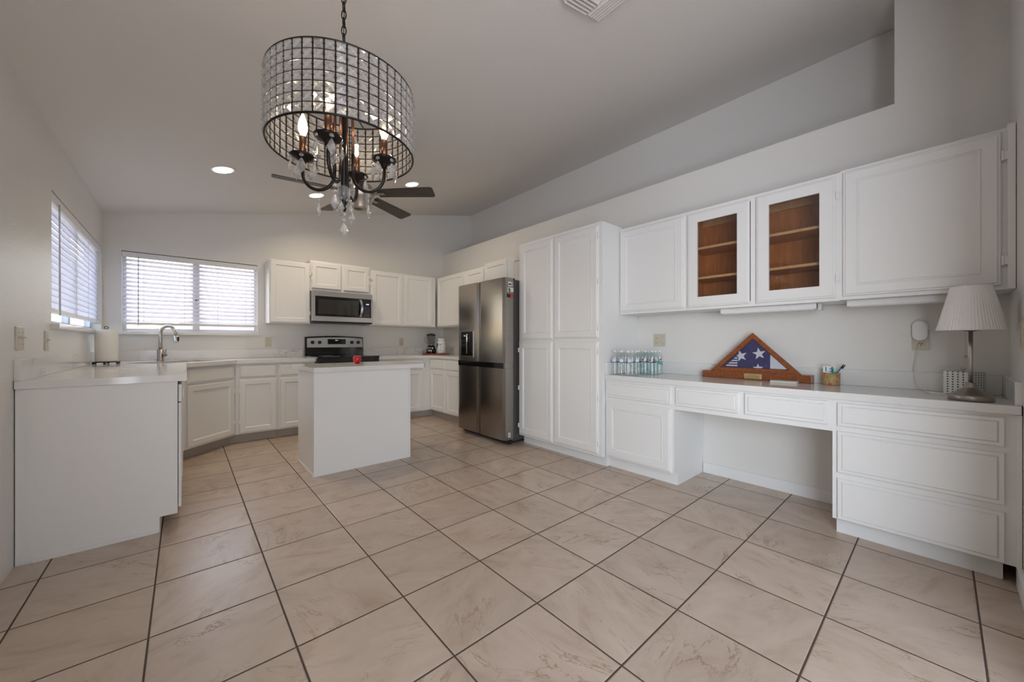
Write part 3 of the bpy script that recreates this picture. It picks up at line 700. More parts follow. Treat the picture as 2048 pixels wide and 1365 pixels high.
n = 14; top = [(rw * i / n, 1.176 + 0.018 * (1 - (2 * i / n - 1) ** 2)) for i in range(n + 1)]
b.prism([(0, 0.60, 0.926), (rw, 0.60, 0.926)] + [(x, 0.60, z) for x, z in top[::-1]], (0, 0.048, 0)); b.build('backguard', BLACKG, t)
b = MB(); b.prism([(0.022, 0.595, 1.035), (rw - 0.006, 0.595, 1.035), (rw - 0.012, 0.597, 1.158)] + [(0.022 + (rw - 0.034) * i / n, 0.597, 1.158 + 0.014 * (1 - (2 * i / n - 1) ** 2)) for i in range(n - 1, 0, -1)] + [(0.022, 0.597, 1.158)], (0, 0.004, 0))
cp = b.build('control_panel', mat('silver_panel', (0.46, 0.45, 0.43), 0.38, 0.85), t)
MB().box(0.275, 0.515, 0.590, 0.597, 1.078, 1.150, 0.002).build('display', BLACKG, cp)
b = MB()
for i, (x0, hh) in enumerate([(0.375, 0.010), (0.387, 0.012), (0.402, 0.010)]): b.box(x0, x0 + 0.009, 0.5885, 0.590, 1.126, 1.126 + hh)
b.build('display_digits', DISPW, cp)
for x in (0.088, 0.176, 0.600, 0.688):
    k = MB().lathe([(0.024, 0), (0.024, 0.006), (0.020, 0.022), (0.018, 0.024)], 20, M=T(x, 0.595, 1.104) @ RX(PI / 2)).build('knob', BLACKM, cp)
MB().box(0.015, rw - 0.015, -0.04, 0.0, 0.25, 0.86, 0.006).build('oven_door', BLACKG, t)
MB().tube([(0.06, -0.04, 0.80), (0.06, -0.085, 0.80), (rw - 0.06, -0.085, 0.80), (rw - 0.06, -0.04, 0.80)], 0.011, 10).build('oven_handle', STEELH, t)
MB().box(0.015, rw - 0.015, -0.035, 0.0, 0.06, 0.235, 0.006).build('storage_drawer', BLACKG, t)

# microwave over the range
t = thing('microwave', 'stainless over-the-range microwave with dark glass door', 'microwave', (1.206, 5.215, 1.357))
mw = 0.758; mh = 0.405
MB().box(0, mw, 0.028, 0.40, 0.012, mh).build('body', DKSIDE, t)
b = MB(); b.ring_panel(mw, mh - 0.018, [(0, -0.006), (0.006, -0.012), (0.028, -0.012), (0.030, -0.008)], 0.026)
fr = b.build('front', STEELH, t, loc=(0, 0.0, 0.018))
# dark glass set in the frame: top band of steel is taller
b = MB(); b.box(0.034, mw - 0.018, -0.0165, -0.012, 0.082, 0.338, 0.002); gl = b.build('door_glass', BLACKG, t)
b = MB(); b.box(0.070, 0.560, -0.0172, -0.0165, 0.112, 0.300); b.build('window_mesh', mat('microwave_window_grey', (0.035, 0.034, 0.032), 0.06), t)
b = MB(); b.box(0.0, mw, -0.0155, -0.008, 0.338, mh, 0.002); b.box(0.0, mw, -0.0155, -0.008, 0.018, 0.082, 0.002); b.box(0, 0.034, -0.0155, -0.008, 0.08, 0.34); b.box(mw - 0.018, mw, -0.0155, -0.008, 0.08, 0.34); b.build('steel_trim', STEELH, t)
hp = [(0.590 + 0.012 * math.sin(PI * i / 12), -0.016 - 0.038 * math.sin(PI * i / 12) ** 0.6, 0.092 + 0.236 * i / 12) for i in range(13)]
b = MB()
for a, c_ in zip(hp, hp[1:]): b.prism([(a[0] - 0.014, a[1], a[2]), (a[0] + 0.014, a[1], a[2]), (a[0] + 0.014, a[1] - 0.008, a[2]), (a[0] - 0.014, a[1] - 0.008, a[2])], (c_[0] - a[0], c_[1] - a[1], c_[2] - a[2]))
b.build('handle', CHROME, t)
b = MB()
for i in range(4): b.box(0.672 + i * 0.010, 0.679 + i * 0.010, -0.0178, -0.0168, 0.262, 0.274)
b.build('display_digits', DISP, t)
b = MB()
for r in range(5):
    for c_ in range(3): b.box(0.660 + c_ * 0.024, 0.672 + c_ * 0.024, -0.0174, -0.0166, 0.110 + r * 0.026, 0.116 + r * 0.026)
b.build('keypad_print', mat('keypad_grey', (0.09, 0.09, 0.10), 0.4), t)
b = MB(); b.box(0.0, mw, 0.0, 0.38, 0.0, 0.016, 0.003); b.build('vent_base', BLACKM, t)

# ------------------------------------------------------------------ refrigerator
t = thing('refrigerator', 'stainless four-door refrigerator with water dispenser left of the pantry', 'refrigerator', (2.55, 3.955, 0), RW)
fw_ = 0.908
MB().box(0.012, fw_ - 0.012, 0.135, 0.76, 0.03, 1.785, 0.004).build('body', DKSIDE, t)
b = MB(); b.box(0.03, fw_ - 0.03, 0.07, 0.70, 0.012, 0.05)
for x in (0.05, fw_ - 0.05): b.lathe([(0.022, 0), (0.022, 0.03)], 12, M=T(x, 0.11, 0))
b.build('feet_grille', BLACKM, t)
split = 0.441
def fdoor(x0, x1, z0, z1, name='door'):
    # slightly bowed door front
    b = MB(); n = 12; w = x1 - x0
    P = [(x0 + w * i / n, 0.006 * (2 * i / n - 1) ** 2 + (0.012 if i in (0, n) else 0.0), z0) for i in range(n + 1)]
    b.prism(P + [(x1, 0.125, z0), (x0, 0.125, z0)], (0, 0, z1 - z0)); return b
up, lo = (0.882, 1.797), (0.055, 0.822)
dl = fdoor(0.0, split - 0.003, *up).build('door', STEEL, t)
drr = fdoor(split + 0.003, fw_, *up).build('door', STEEL, t)
fdoor(0.0, split - 0.003, *lo).build('door', STEEL, t); d4 = fdoor(split + 0.003, fw_, *lo).build('door', STEEL, t)
MB().box(0.004, fw_ - 0.03, 0.012, 0.135, 0.823, 0.881).build('handle_recess', BLACKG, t)
b = MB(); b.box(fw_ - 0.03, fw_ - 0.002, 0.012, 0.125, 0.823, 0.881); b.build('corner_post', STEEL, t)
b = MB(); b.box(0.075, 0.345, -0.004, 0.012, 0.925, 1.242, 0.003); b.build('dispenser_frame', mat('dispenser_trim', (0.35, 0.34, 0.33), 0.25, 1.0), dl)
dz = MB(); dz.box(0.092, 0.330, -0.0055, 0.0, 0.945, 1.232, 0.002); dd = dz.build('dispenser_panel', BLACKG, dl)
b = MB(); b.tube([(0.235, -0.012, 1.20), (0.235, -0.018, 1.15), (0.225, -0.012, 0.97)], [0.012, 0.009, 0.007], 10); b.lathe([(0.016, 0), (0.02, 0.02)], 14, M=T(0.19, -0.012, 1.17)); b.build('dispenser_nozzle', CHROME, dl)
MB().box(fw_ - 0.001, fw_ + 0.001, 0.055, 0.085, 0.085, 0.135).build('rating_label', PLASTW, d4)
b = MB()
for i in range(4): b.box(fw_ + 0.001, fw_ + 0.0015, 0.06, 0.08, 0.093 + i * 0.010, 0.098 + i * 0.010)
b.build('label_print', INK, d4)
b = MB(); b.box(fw_ - 0.09, fw_ - 0.01, 0.09, 0.16, 1.785, 1.80, 0.003); b.build('hinge_cover', BLACKM, t)
# magnets on the fridge side (plane y = 3.047 facing -y)
def magnet(label, x0, x1, z0, z1, m, deco):
    t = thing('fridge_magnet', label, 'magnet', (x0, 3.0465, z0), 0, 'magnets on the fridge door side')
    MB().box(0, x1 - x0, -0.004, 0.0, 0, z1 - z0, 0.001).build('plate', m, t)
    b = MB()
    for (a, c_, d, e) in deco: b.box(a, c_, -0.0047, -0.004, d, e)
    return t, b
t, b = magnet('grey framed picture magnet, topmost on the fridge side', 2.596, 2.672, 1.700, 1.757, mat('magnet_grey', (0.42, 0.39, 0.36), 0.4), [(0.006, 0.05, 0.008, 0.05)]); b.build('picture', FLAGW, t)
b = MB(); b.box(0.01, 0.046, -0.0052, -0.0047, 0.018, 0.034); b.build('print', INK, t)
t, b = magnet('white card magnet with green plant print, middle of three on fridge', 2.594, 2.676, 1.645, 1.692, mat('magnet_white', (0.7, 0.72, 0.66), 0.5), []); b.bm.free()
b = MB(); b.lathe([(0, 0), (0.012, 0.0003), (0, 0.0006)], 10, M=T(0.02, -0.004, 0.03) @ RX(PI / 2)); b.lathe([(0, 0), (0.014, 0.0003), (0, 0.0006)], 10, M=T(0.026, -0.004, 0.015) @ RX(PI / 2)); b.build('print', GREENP, t)
t, b = magnet('small red and black magnet, lowest of three on the fridge', 2.586, 2.668, 1.585, 1.622, INK, [(0.045, 0.08, 0.0, 0.037)]); b.build('red_half', MAGRED, t)

# ------------------------------------------------------------------ blender, tub, tray, apple
dirR = Vector((math.cos(math.radians(41.1)), -math.sin(math.radians(41.1)), 0))
TC = Vector((3.02, 5.31, 0.910))
tr = MB(); tr.box(-0.195, 0.195, -0.10, 0.10, 0.0, 0.020, 0.005)
o = tr.build('wooden_tray', TRAYW); o.location = TC; o.rotation_euler = (0, 0, -math.radians(41.1)); tag(o, 'reddish brown wooden board under the blender in the far corner', 'tray')
bl = thing('blender', 'black kitchen blender with clear glass jar in the far corner', 'blender', TC + dirR * -0.075 + Vector((0, 0, 0.020)), -math.radians(41.1))
MB().lathe([(0.076, 0), (0.080, 0.02), (0.074, 0.07), (0.052, 0.118), (0.040, 0.125)], 28).build('base', BLACKG, bl)
MB().lathe([(0.040, 0.125), (0.050, 0.140), (0.068, 0.275), (0.070, 0.278), (0.067, 0.276), (0.048, 0.143), (0.0, 0.142)], 24).build('jar', JARG, bl)
MB().lathe([(0.043, 0.124), (0.050, 0.128), (0.050, 0.140), (0.044, 0.143)], 24).build('collar', NICKELD, bl)
MB().lathe([(0.068, 0.276), (0.070, 0.282), (0.070, 0.302), (0.03, 0.306), (0.03, 0.315), (0, 0.316)], 24).build('lid', BLACKM, bl)
b = MB(); b.tube([(-0.064, 0, 0.26), (-0.10, 0, 0.25), (-0.108, 0, 0.215), (-0.085, 0, 0.17), (-0.055, 0, 0.155)], 0.007, 8); b.build('jar_handle', JARG, bl)
b = MB(); b.box(-0.045, 0.045, -0.083, -0.068, 0.070, 0.096, 0.004); nm = b.build('name_plate', CHROME, bl)
b = MB(); b.box(-0.040, 0.040, -0.0845, -0.083, 0.074, 0.092); b.build('plate_inset', DKSIDE, nm)
b = MB(); b.box(-0.03, 0.03, -0.086, -0.075, 0.040, 0.052, 0.003); b.build('switch', PLASTW, bl)
b = MB(); b.tube([(-0.074, 0, 0.012), (-0.12, 0.01, 0.010), (-0.135, 0.0, 0.025), (-0.12, -0.01, 0.042), (-0.077, 0, 0.04)], 0.004, 6); b.build('power_cord', BLACKM, bl)
tb = thing('supplement_tub', 'white plastic tub with blue label corner beside the blender', 'tub', TC + dirR * 0.085 + Vector((0, 0, 0.020)), -math.radians(41.1))
MB().lathe([(0.066, 0), (0.070, 0.006), (0.070, 0.165), (0.066, 0.180), (0.052, 0.196)], 28).build('tub_body', PLASTW, tb)
MB().lathe([(0.054, 0.194), (0.054, 0.232), (0.050, 0.235)], 28).build('lid', PLASTW, tb)
def wrap(b, R, a0, a1, z00, z01, z10, z11, n=8):
    """curved patch: at angle a0 spans z00..z01, at a1 z10..z11"""
    V = []
    for i in range(n + 1):
        f = i / n; a = a0 + (a1 - a0) * f
        V.append((b.bm.verts.new((R * math.cos(a), R * math.sin(a), z00 + (z10 - z00) * f)), b.bm.verts.new((R * math.cos(a), R * math.sin(a), z01 + (z11 - z01) * f))))
    for p, q_ in zip(V, V[1:]): b.bm.faces.new([p[0], q_[0], q_[1], p[1]]).smooth = True
b = MB(); wrap(b, 0.0706, -PI * 0.98, -PI * 0.66, 0.03, 0.16, 0.125, 0.16); b.build('label_corner', BLUEP, tb)
b = MB(); wrap(b, 0.0708, -PI * 0.95, -PI * 0.05, 0.158, 0.160, 0.158, 0.160, 16)
for i, a in enumerate((0.58, 0.53, 0.48, 0.43)): wrap(b, 0.0708, -PI * a, -PI * (a - 0.03), 0.13, 0.146, 0.13, 0.146, 2)
wrap(b, 0.0708, -PI * 0.55, -PI * 0.50, 0.125, 0.135, 0.075, 0.085, 4); wrap(b, 0.0708, -PI * 0.50, -PI * 0.42, 0.075, 0.085, 0.118, 0.128, 4); wrap(b, 0.0708, -PI * 0.53, -PI * 0.47, 0.05, 0.06, 0.05, 0.06, 3)
b.build('label_print', INK, tb)

ap = thing('apple', 'shiny red apple alone on the island top', 'apple', (1.262, 3.735, 0.8955))
MB().lathe([(0, 0.004), (0.012, 0.001), (0.024, 0.004), (0.033, 0.022), (0.0385, 0.045), (0.036, 0.064), (0.026, 0.075), (0.012, 0.073), (0, 0.066)], 28).build('flesh', APPLE, ap)
MB().tube([(0, 0, 0.066), (0.002, 0, 0.078), (0.006, 0, 0.084)], 0.0018, 6).build('stem', mat('stem_brown', (0.1, 0.05, 0.02), 0.7), ap)

# ------------------------------------------------------------------ desk items
def bottle_proto(name, label, body, lab, accent, loc, group):
    t = thing(name, label, 'water bottle', loc, 0, group)
    pr = [(0.026, 0.0), (0.0305, 0.004)]
    for i in range(6): pr += [(0.0305, 0.010 + i * 0.016), (0.0285, 0.018 + i * 0.016)]
    pr += [(0.0305, 0.106), (0.0305, 0.150), (0.0285, 0.166), (0.0235, 0.180), (0.015, 0.191), (0.0125, 0.194), (0.0125, 0.198)]
    MB().lathe(pr, 16).build('bottle_body', body, t)
    MB().lathe([(0.0145, 0.196), (0.0145, 0.209), (0.013, 0.211)], 14).build('cap', lab, t)
    b = MB()
    for a0 in (0.1, 0.9, 1.5): wrap(b, 0.0312, a0 * PI, (a0 + 0.34) * PI, 0.114, 0.138, 0.114, 0.138, 6)
    b.bm.normal_update(); b.build('bottle_label', FLAGW, t)
    b = MB(); wrap(b, 0.0315, 0, 2 * PI, 0.108, 0.112, 0.108, 0.112, 16); b.build('label_band', accent[0], t)
    if accent[1] is not None:
        b = MB(); wrap(b, 0.0316, PI * 0.95, PI * 1.12, 0.122, 0.136, 0.122, 0.136, 4); b.build('label_dot', accent[1], t)
    return t
rows = ['front', 'middle', 'rear']; cols = ['pantry-side', 'centre', 'window-side']
cl = [(2.862 + 0.0645 * i, 1.898 - 0.0645 * j) for i in range(3) for j in range(3)]
tl = [(3.085 + 0.0645 * i, 1.800 - 0.0645 * j) for i in range(3) for j in range(3)]
G1, G2 = 'clear water bottles standing by the pantry', 'teal tinted water bottles by the backsplash'
place = ['nearest the counter edge', 'in the middle row', 'in the rear row']
side = ['leftmost', 'second', 'third']
protoA = protoB = None
for k, (x, y) in enumerate(cl):
    lab = 'clear water bottle, %s of three %s of the clear bottles' % (['leftmost', 'middle', 'rightmost'][k % 3], place[k // 3])
    if protoA is None: protoA = o = bottle_proto('water_bottle', lab, BOTTLE, PLASTW, (BLUEP, None), (x, y, 0.818), G1)
    else: o = copy_tree(protoA)
    o.location = (x, y, 0.8185); o.rotation_euler = (0, 0, k * 0.4); o['label'] = lab
for k, (x, y) in enumerate(tl):
    lab = 'teal tinted water bottle, %s of three %s of the teal bottles' % (['leftmost', 'middle', 'rightmost'][k % 3], place[k // 3])
    if protoB is None: protoB = o = bottle_proto('water_bottle', lab, BOTTLET, PLASTW, (INK, REDP), (x, y, 0.818), G2)
    else: o = copy_tree(protoB)
    o.location = (x, y, 0.8185); o.rotation_euler = (0, 0, k * 0.15 - 0.4); o['label'] = lab
# carry strap round the teal pack
b = MB(); V = []
for i in range(9):
    f = i / 8; V.append((Vector((3.075 + 0.13 * f, 1.634, 0.0)), 0.925 - 0.022 * f + 0.004 * math.sin(f * 6)))
for p, q_ in zip(V, V[1:]):
    b.prism([(p[0].x, p[0].y, p[1]), (p[0].x, p[0].y - 0.0015, p[1]), (p[0].x, p[0].y - 0.0015, p[1] + 0.016), (p[0].x, p[0].y, p[1] + 0.016)], (q_[0].x - p[0].x, 0, q_[1] - p[1]))
o = b.build('carry_strap', TEAL); tag(o, 'teal plastic carry strap across the right side of the teal bottles', 'strap')

# folded flag in triangular case
t = thing('flag_display_case', 'triangular wooden case holding a folded blue flag with white stars', 'display case', (3.244, 0.945, 0.819), RW)
MB().box(-0.36, 0.36, -0.012, 0.062, 0.0, 0.054, 0.003).build('base', CASEW, t)
W2 = 0.302
b = MB(); bm = b.bm
def tri(inset, y):
    # right isosceles triangle on the base, inset on all sides
    s2 = inset * math.sqrt(2)
    return [bm.verts.new((-(W2 - inset - s2), y, 0.054 + inset)), bm.verts.new((W2 - inset - s2, y, 0.054 + inset)), bm.verts.new((0, y, 0.054 + W2 - s2))]
R = [tri(0, 0.012), tri(0, 0.0), tri(0.030, 0.0), tri(0.034, 0.012)]
for A, B in zip(R, R[1:] + R[:1]):
    for i in range(3): bm.faces.new([A[i], A[(i + 1) % 3], B[(i + 1) % 3], B[i]])
b.build('front_frame', CASEW, t)
b = MB(); b.prism([(-W2 + 0.012, 0.0125, 0.0545), (W2 - 0.012, 0.0125, 0.0545), (0, 0.0125, 0.054 + W2 - 0.012)], (0, 0.045, 0)); b.build('back_box', mat('case_back_wood', (0.10, 0.025, 0.01), 0.4), t)
fl = MB(); bm = fl.bm
s2 = 0.034 * math.sqrt(2); hx = W2 - 0.034 - s2
fl.prism([(-hx, 0.011, 0.088), (hx, 0.011, 0.088), (0, 0.011, 0.054 + W2 - s2)], (0, 0.0015, 0)); flag = fl.build('folded_flag', NAVY, t)
def star(cx, cz, r, rot):
    return [(cx + (r if i % 2 == 0 else r * 0.40) * math.cos(rot + i * PI / 5), 0.0102, cz + (r if i % 2 == 0 else r * 0.40) * math.sin(rot + i * PI / 5)) for i in range(10)]
def clip(poly, a, bb, c_):
    """keep a*x + b*z <= c"""
    out = []
    for i in range(len(poly)):
        p, q_ = poly[i], poly[(i + 1) % len(poly)]
        dp, dq = a * p[0] + bb * p[2] - c_, a * q_[0] + bb * q_[2] - c_
        if dp <= 0: out.append(p)
        if dp * dq < 0:
            f = dp / (dp - dq); out.append(tuple(p[k] + (q_[k] - p[k]) * f for k in range(3)))
    return out
b = MB(); b.prism(star(0.040, 0.198, 0.047, PI / 2 + 0.15), (0, 0.0008, 0))
b.prism(clip(star(-0.083, 0.178, 0.047, PI / 2 + 0.25), -1, 0, 0.104), (0, 0.0008, 0))
b.prism(clip(star(0.034, 0.088, 0.036, PI / 2 + 0.05), 0, -1, -0.089), (0, 0.0008, 0))
b.build('star', FLAGW, flag)
b = MB()
for i in range(5):
    z = 0.097 + i * 0.0195; xl = -(hx - (z - 0.088)) + 0.020
    if xl < -0.106: b.prism([(max(xl, -0.19), 0.0102, z), (-0.106, 0.0102, z), (-0.106, 0.0102, z + 0.010), (max(xl + 0.010, -0.18), 0.0102, z + 0.010)], (0, 0.0008, 0))
b.build('blind_reflection', FLAGW, flag)  # blinds mirrored in the case glass, painted as white bars over the navy
b = MB(); b.prism([(0.112, 0.0100, 0.089), (hx - 0.004, 0.0100, 0.089), (0.112, 0.0100, 0.089 + hx - 0.116)], (0, 0.0008, 0)); b.build('white_reflection', FLAGW, flag)  # pale reflection in the case glass, painted as a flat white patch
MB().prism([(-hx, 0.0065, 0.088), (hx, 0.0065, 0.088), (0, 0.0065, 0.054 + W2 - s2)], (0, 0.0012, 0)).build('pane', PANE, t)
b = MB(); b.box(-0.052, 0.062, -0.0145, -0.012, 0.008, 0.046, 0.0015); pl = b.build('plaque', GOLD, t)
b = MB()
for r, (x0, x1) in enumerate([(-0.022, 0.032), (-0.032, 0.042), (-0.040, 0.050), (-0.034, 0.044)]):
    x = x0
    while x < x1:
        w_ = random.uniform(0.004, 0.010); b.box(x, min(x + w_, x1), -0.0150, -0.0145, 0.0375 - r * 0.0075, 0.0395 - r * 0.0075); x += w_ + 0.0025
b.build('engraving', INK, pl)
# small slim book
t = thing('slim_book', 'small slim pale book lying in front of the flag case', 'book', (3.12, 0.80, 0.8185), RW + 0.05)
MB().box(0, 0.152, 0, 0.075, 0.001, 0.013, 0.001).build('pages', mat('page_edges', (0.72, 0.69, 0.60), 0.8), t)
b = MB(); b.box(-0.002, 0.154, -0.002, 0.076, 0.013, 0.0155, 0.001); b.box(-0.002, 0.154, -0.002, 0.076, 0.0, 0.0015); b.build('cover', mat('book_cover', (0.62, 0.60, 0.53), 0.4), t)

# pen cup
t = thing('pen_cup', 'orange floral cup with pens beside the flag case', 'cup', (3.245, 0.486, 0.8185))
MB().lathe([(0.043, 0), (0.046, 0.003), (0.047, 0.082), (0.044, 0.082), (0.043, 0.006), (0, 0.005)], 28).build('cup_body', FLORAL, t)
def stick(name, label, m, m2, a, b_, r):
    t = thing(name, label, 'pen' if name == 'pen' else 'brush', (3.245, 0.486, 0.8185), 0, 'pens in the floral cup')
    a, b_ = Vector(a), Vector(b_); MB().tube([a, a.lerp(b_, 0.8)], r, 8).build('barrel', m, t); MB().tube([a.lerp(b_, 0.8), b_], [r * 1.15, r * 0.8], 8).build('cap', m2, t)
stick('pen', 'blue pen with dark cap leaning right out of the floral cup, the longest', BLUEP, INK, (0.0, 0.01, 0.01), (0.012, -0.062, 0.138), 0.004)
stick('pen', 'white pen with dark tip leaning right beside the blue pen', PLASTW, INK, (0.012, 0.01, 0.01), (0.028, -0.068, 0.134), 0.0035)
stick('pen', 'teal pen standing nearly upright in the floral cup', TEAL, TEAL, (-0.01, -0.018, 0.01), (-0.012, -0.008, 0.122), 0.005)
o = MB().box(-0.001, 0.001, -0.03, 0.03, 0.008, 0.125).build('note_card', PLASTW); o.location = (3.238, 0.498, 0.8185); o.rotation_euler = (0, 0, 0.5); tag(o, 'white printed card standing inside the floral pen cup', 'card')
b = MB(); b.box(-0.0016, -0.001, 0.012, 0.018, 0.09, 0.118); b.box(-0.0016, -0.001, -0.018, -0.004, 0.088, 0.094); b.box(-0.0016, -0.001, -0.018, -0.004, 0.104, 0.110); b.build('card_print', BLUEP, o)

# table lamp
LX, LY = 2.895, -0.092
t = thing('table_lamp', 'brushed nickel table lamp with pleated white shade on the desk', 'lamp', (LX, LY, 0.819), -math.radians(41.1))
MB().lathe([(0.072, 0.0), (0.075, 0.003), (0.075, 0.022), (0.070, 0.027), (0.045, 0.043), (0.026, 0.060), (0.020, 0.066), (0.018, 0.085), (0.012, 0.088)], 40).build('base', NICKELD, t)
MB().lathe([(0.0078, 0.086), (0.0078, 0.345)], 20).build('stem', NICKEL, t)
b = MB(); b.lathe([(0.010, 0.336), (0.030, 0.340), (0.030, 0.347), (0.012, 0.350), (0.012, 0.40)], 24); b.build('socket', NICKELD, t)
b = MB(); n = 120; zb, zt, rb, rt = 0.342, 0.556, 0.113, 0.066; bm = b.bm
ra, rb_ = [], []
for i in range(n):
    a = 2 * PI * i / n; k = 0.0016 if i % 2 else -0.0006
    ra.append(bm.verts.new(((rb + k) * math.cos(a), (rb + k) * math.sin(a), zb))); rb_.append(bm.verts.new(((rt + k * 0.7) * math.cos(a), (rt + k * 0.7) * math.sin(a), zt)))
for i in range(n): bm.faces.new([ra[i], ra[(i + 1) % n], rb_[(i + 1) % n], rb_[i]])
for R_, z_, k in ((rb, zb, 1), (rt, zt, 1)): b.tube([((R_) * math.cos(2 * PI * i / 48), (R_) * math.sin(2 * PI * i / 48), z_) for i in range(48)], 0.0022, 6, closed=True)
b.build('lamp_shade', SHADEF, t)
b = MB()
for i in range(3): a = 2 * PI * i / 3; b.tube([(0, 0, 0.40), (rt * 0.98 * math.cos(a), rt * 0.98 * math.sin(a), 0.54)], 0.0015, 5)
b.build('shade_fitter', NICKELD, t)
b = MB()
for i in range(27): b.lathe([(0, -0.0014), (0.0014, 0), (0, 0.0014)], 6, M=T(-0.026, 0, 0.335 - i * 0.0045))
b.lathe([(0, -0.007), (0.006, -0.003), (0.006, 0.003), (0, 0.007)], 12, M=T(-0.026, 0, 0.213)); b.build('pull_chain', NICKELD, t)

# tissue box
t = thing('tissue_box', 'white tissue box with black triangles behind the lamp', 'tissue box', (3.185, -0.079, 0.8185), math.radians(-28))
b = MB(); b.box(-0.056, 0.056, -0.056, 0.056, 0, 0.125, 0.001); b.build('box', TRIS, t)
b = MB(); bm = b.bm
for k in range(5):
    a = k * 2 * PI / 5 + 0.3; p0 = (0.008 * math.cos(a), 0.004 * math.sin(a), 0.125); p1 = (0.03 * math.cos(a + 0.2), 0.018 * math.sin(a + 0.2), 0.142); p2 = (0.045 * math.cos(a + 0.7), 0.02 * math.sin(a + 0.7), 0.150 + 0.012 * (k % 2)); p3 = (0.012 * math.cos(a + 1.4), 0.010 * math.sin(a + 1.4), 0.136)
    b.prism([p0, p1, p2, p3], (0.0008, 0.0008, 0.0008))
b.build('tissue', PAPER, t)
# plug-in device, outlet and cable
def outlet(label, M, w, h, kind, group='wall plates'):
    t = thing('wall_plate', label, 'wall plate', group=group); t.matrix_world = M
    MB().box(-w / 2, w / 2, -0.006, 0, -h / 2, h / 2, 0.002).build('plate', IVORY, t)
    b = MB(); c_ = MB()
    def sockets(cx):
        for s in (-1, 1):
            b.lathe([(0.0165, 0), (0.0165, 0.002), (0.0155, 0.0025)], 18, M=T(cx, -0.006, s * 0.0215) @ RX(PI / 2))
            for dx in (-0.006, 0.006): c_.box(cx + dx - 0.0013, cx + dx + 0.0013, -0.0092, -0.0085, s * 0.0215 - 0.003, s * 0.0215 + 0.006)
            c_.lathe([(0.0022, 0), (0.0022, 0.0007)], 8, M=T(cx, -0.0085, s * 0.0215 - 0.008) @ RX(PI / 2))
    def switch(cx):
        b.box(cx - 0.005, cx + 0.005, -0.0075, -0.006, -0.012, 0.012); b.box(cx - 0.0035, cx + 0.0035, -0.018, -0.006, 0.0, 0.008, 0.001)
        for s in (-1, 1): c_.lathe([(0.0025, 0), (0.0025, 0.0007)], 8, M=T(cx, -0.006, s * 0.030) @ RX(PI / 2))
    if kind == 'outlet': sockets(0)
    elif kind == 'switch': switch(0)
    elif kind == 'both': sockets(-w / 4); switch(w / 4)
    elif kind == 'two': switch(-w / 4); switch(w / 4)
    if kind != 'blank':
        b.build('socket' if kind == 'outlet' else 'toggle', IVORY, t); c_.build('slot', INK, t)
    else: b.bm.free(); c_.bm.free()
    return t
MR = T(XR, 0, 0) @ RZ(RW)
outlet('wide ivory plate with outlet and switch above the teal bottles', T(XR, 1.728, 1.123) @ RZ(RW), 0.115, 0.118, 'both')
outlet('ivory outlet behind the white plug-in device near the lamp', T(XR, 0.085, 1.115) @ RZ(RW), 0.072, 0.118, 'outlet')
outlet('ivory outlet on the back wall left of the range', T(0.799, YB, 1.108), 0.072, 0.118, 'outlet')
outlet('ivory blank switch plate on the back wall right of the range', T(2.580, YB, 1.114), 0.072, 0.118, 'switch')
outlet('wide ivory double switch plate nearest the counter end on left wall', T(XL, 3.062, 1.122) @ RZ(PI / 2), 0.115, 0.118, 'two')
outlet('narrow ivory switch plate just below the left window sill', T(XL, 3.550, 1.112) @ RZ(PI / 2), 0.072, 0.118, 'switch')
outlet('pale switch plate on the end wall right of the lamp', T(2.80, YE, 1.14) @ RZ(PI), 0.072, 0.118, 'switch')
t = thing('plug_in_device', 'rounded white plug-in device on the outlet near the lamp', 'plug-in', (XR - 0.009, 0.087, 1.165), RW)
b = MB(); P = [(-0.031 * math.cos(PI * i / 12), 0, 0.033 + 0.031 * math.sin(PI * i / 12)) for i in range(13)] + [(0.031 * math.cos(PI * i / 12), 0, -0.020 - 0.031 * math.sin(PI * i / 12)) for i in range(13)]
b.prism(P, (0, -0.036, 0)); b.build('housing', PLASTW, t)
b = MB(); b.prism([(x * 0.78, -0.036, z * 0.82 + 0.006) for x, y, z in P], (0, -0.004, 0)); b.build('front_panel', PLASTW, t)
b = MB(); cp_ = [(3.318, 0.085, 1.094), (3.295, 0.088, 1.09), (3.290, 0.092, 1.06), (3.296, 0.105, 0.98), (3.294, 0.110, 0.91), (3.280, 0.100, 0.85), (3.262, 0.075, 0.826)]
for i in range(21): a = PI * 0.35 + i * 2 * PI / 16; cp_.append((3.16 + 0.115 * math.cos(a), -0.07 + 0.135 * math.sin(a), 0.8225 + (0.0045 if i > 15 else 0)))
cord_o = b; b.tube(cp_, 0.0030, 8)
o = b.build('power_cable', STRAW); tag(o, 'white cable hanging from the outlet and coiled behind the lamp', 'cable')

# ------------------------------------------------------------------ ceiling things
sl = math.atan(0.2146)
def on_ceiling(x, y): return T(x, y, zc(x)) @ RY(-sl)
for (x, y), lab in [((0.253, 4.149), 'lit recessed ceiling light nearest the left wall'), ((1.152, 4.773), 'lit recessed ceiling light behind the chandelier crystals'), ((2.060, 4.192), 'lit recessed ceiling light right of the fan')]:
    t = thing('recessed_light', lab, 'ceiling light', group='recessed lights in the kitchen ceiling'); t.matrix_world = on_ceiling(x, y)
    b = MB(); b.lathe([(0.072, -0.001), (0.092, -0.006), (0.097, -0.003), (0.097, 0.0)], 36); b.build('trim_ring', TRIMW, t)
    MB().lathe([(0.0, -0.0068), (0.069, -0.0062), (0.072, -0.002)], 36).build('lens', CANLIT, t)
    d = light('recessed_lamp', 'AREA', (0, 0, 0), (0, 0, 0), 5.2, (1.0, 0.82, 0.58), shape='DISK', size=0.13, spread=math.radians(150))
    d.parent = t; d.location = (0, 0, -0.012)
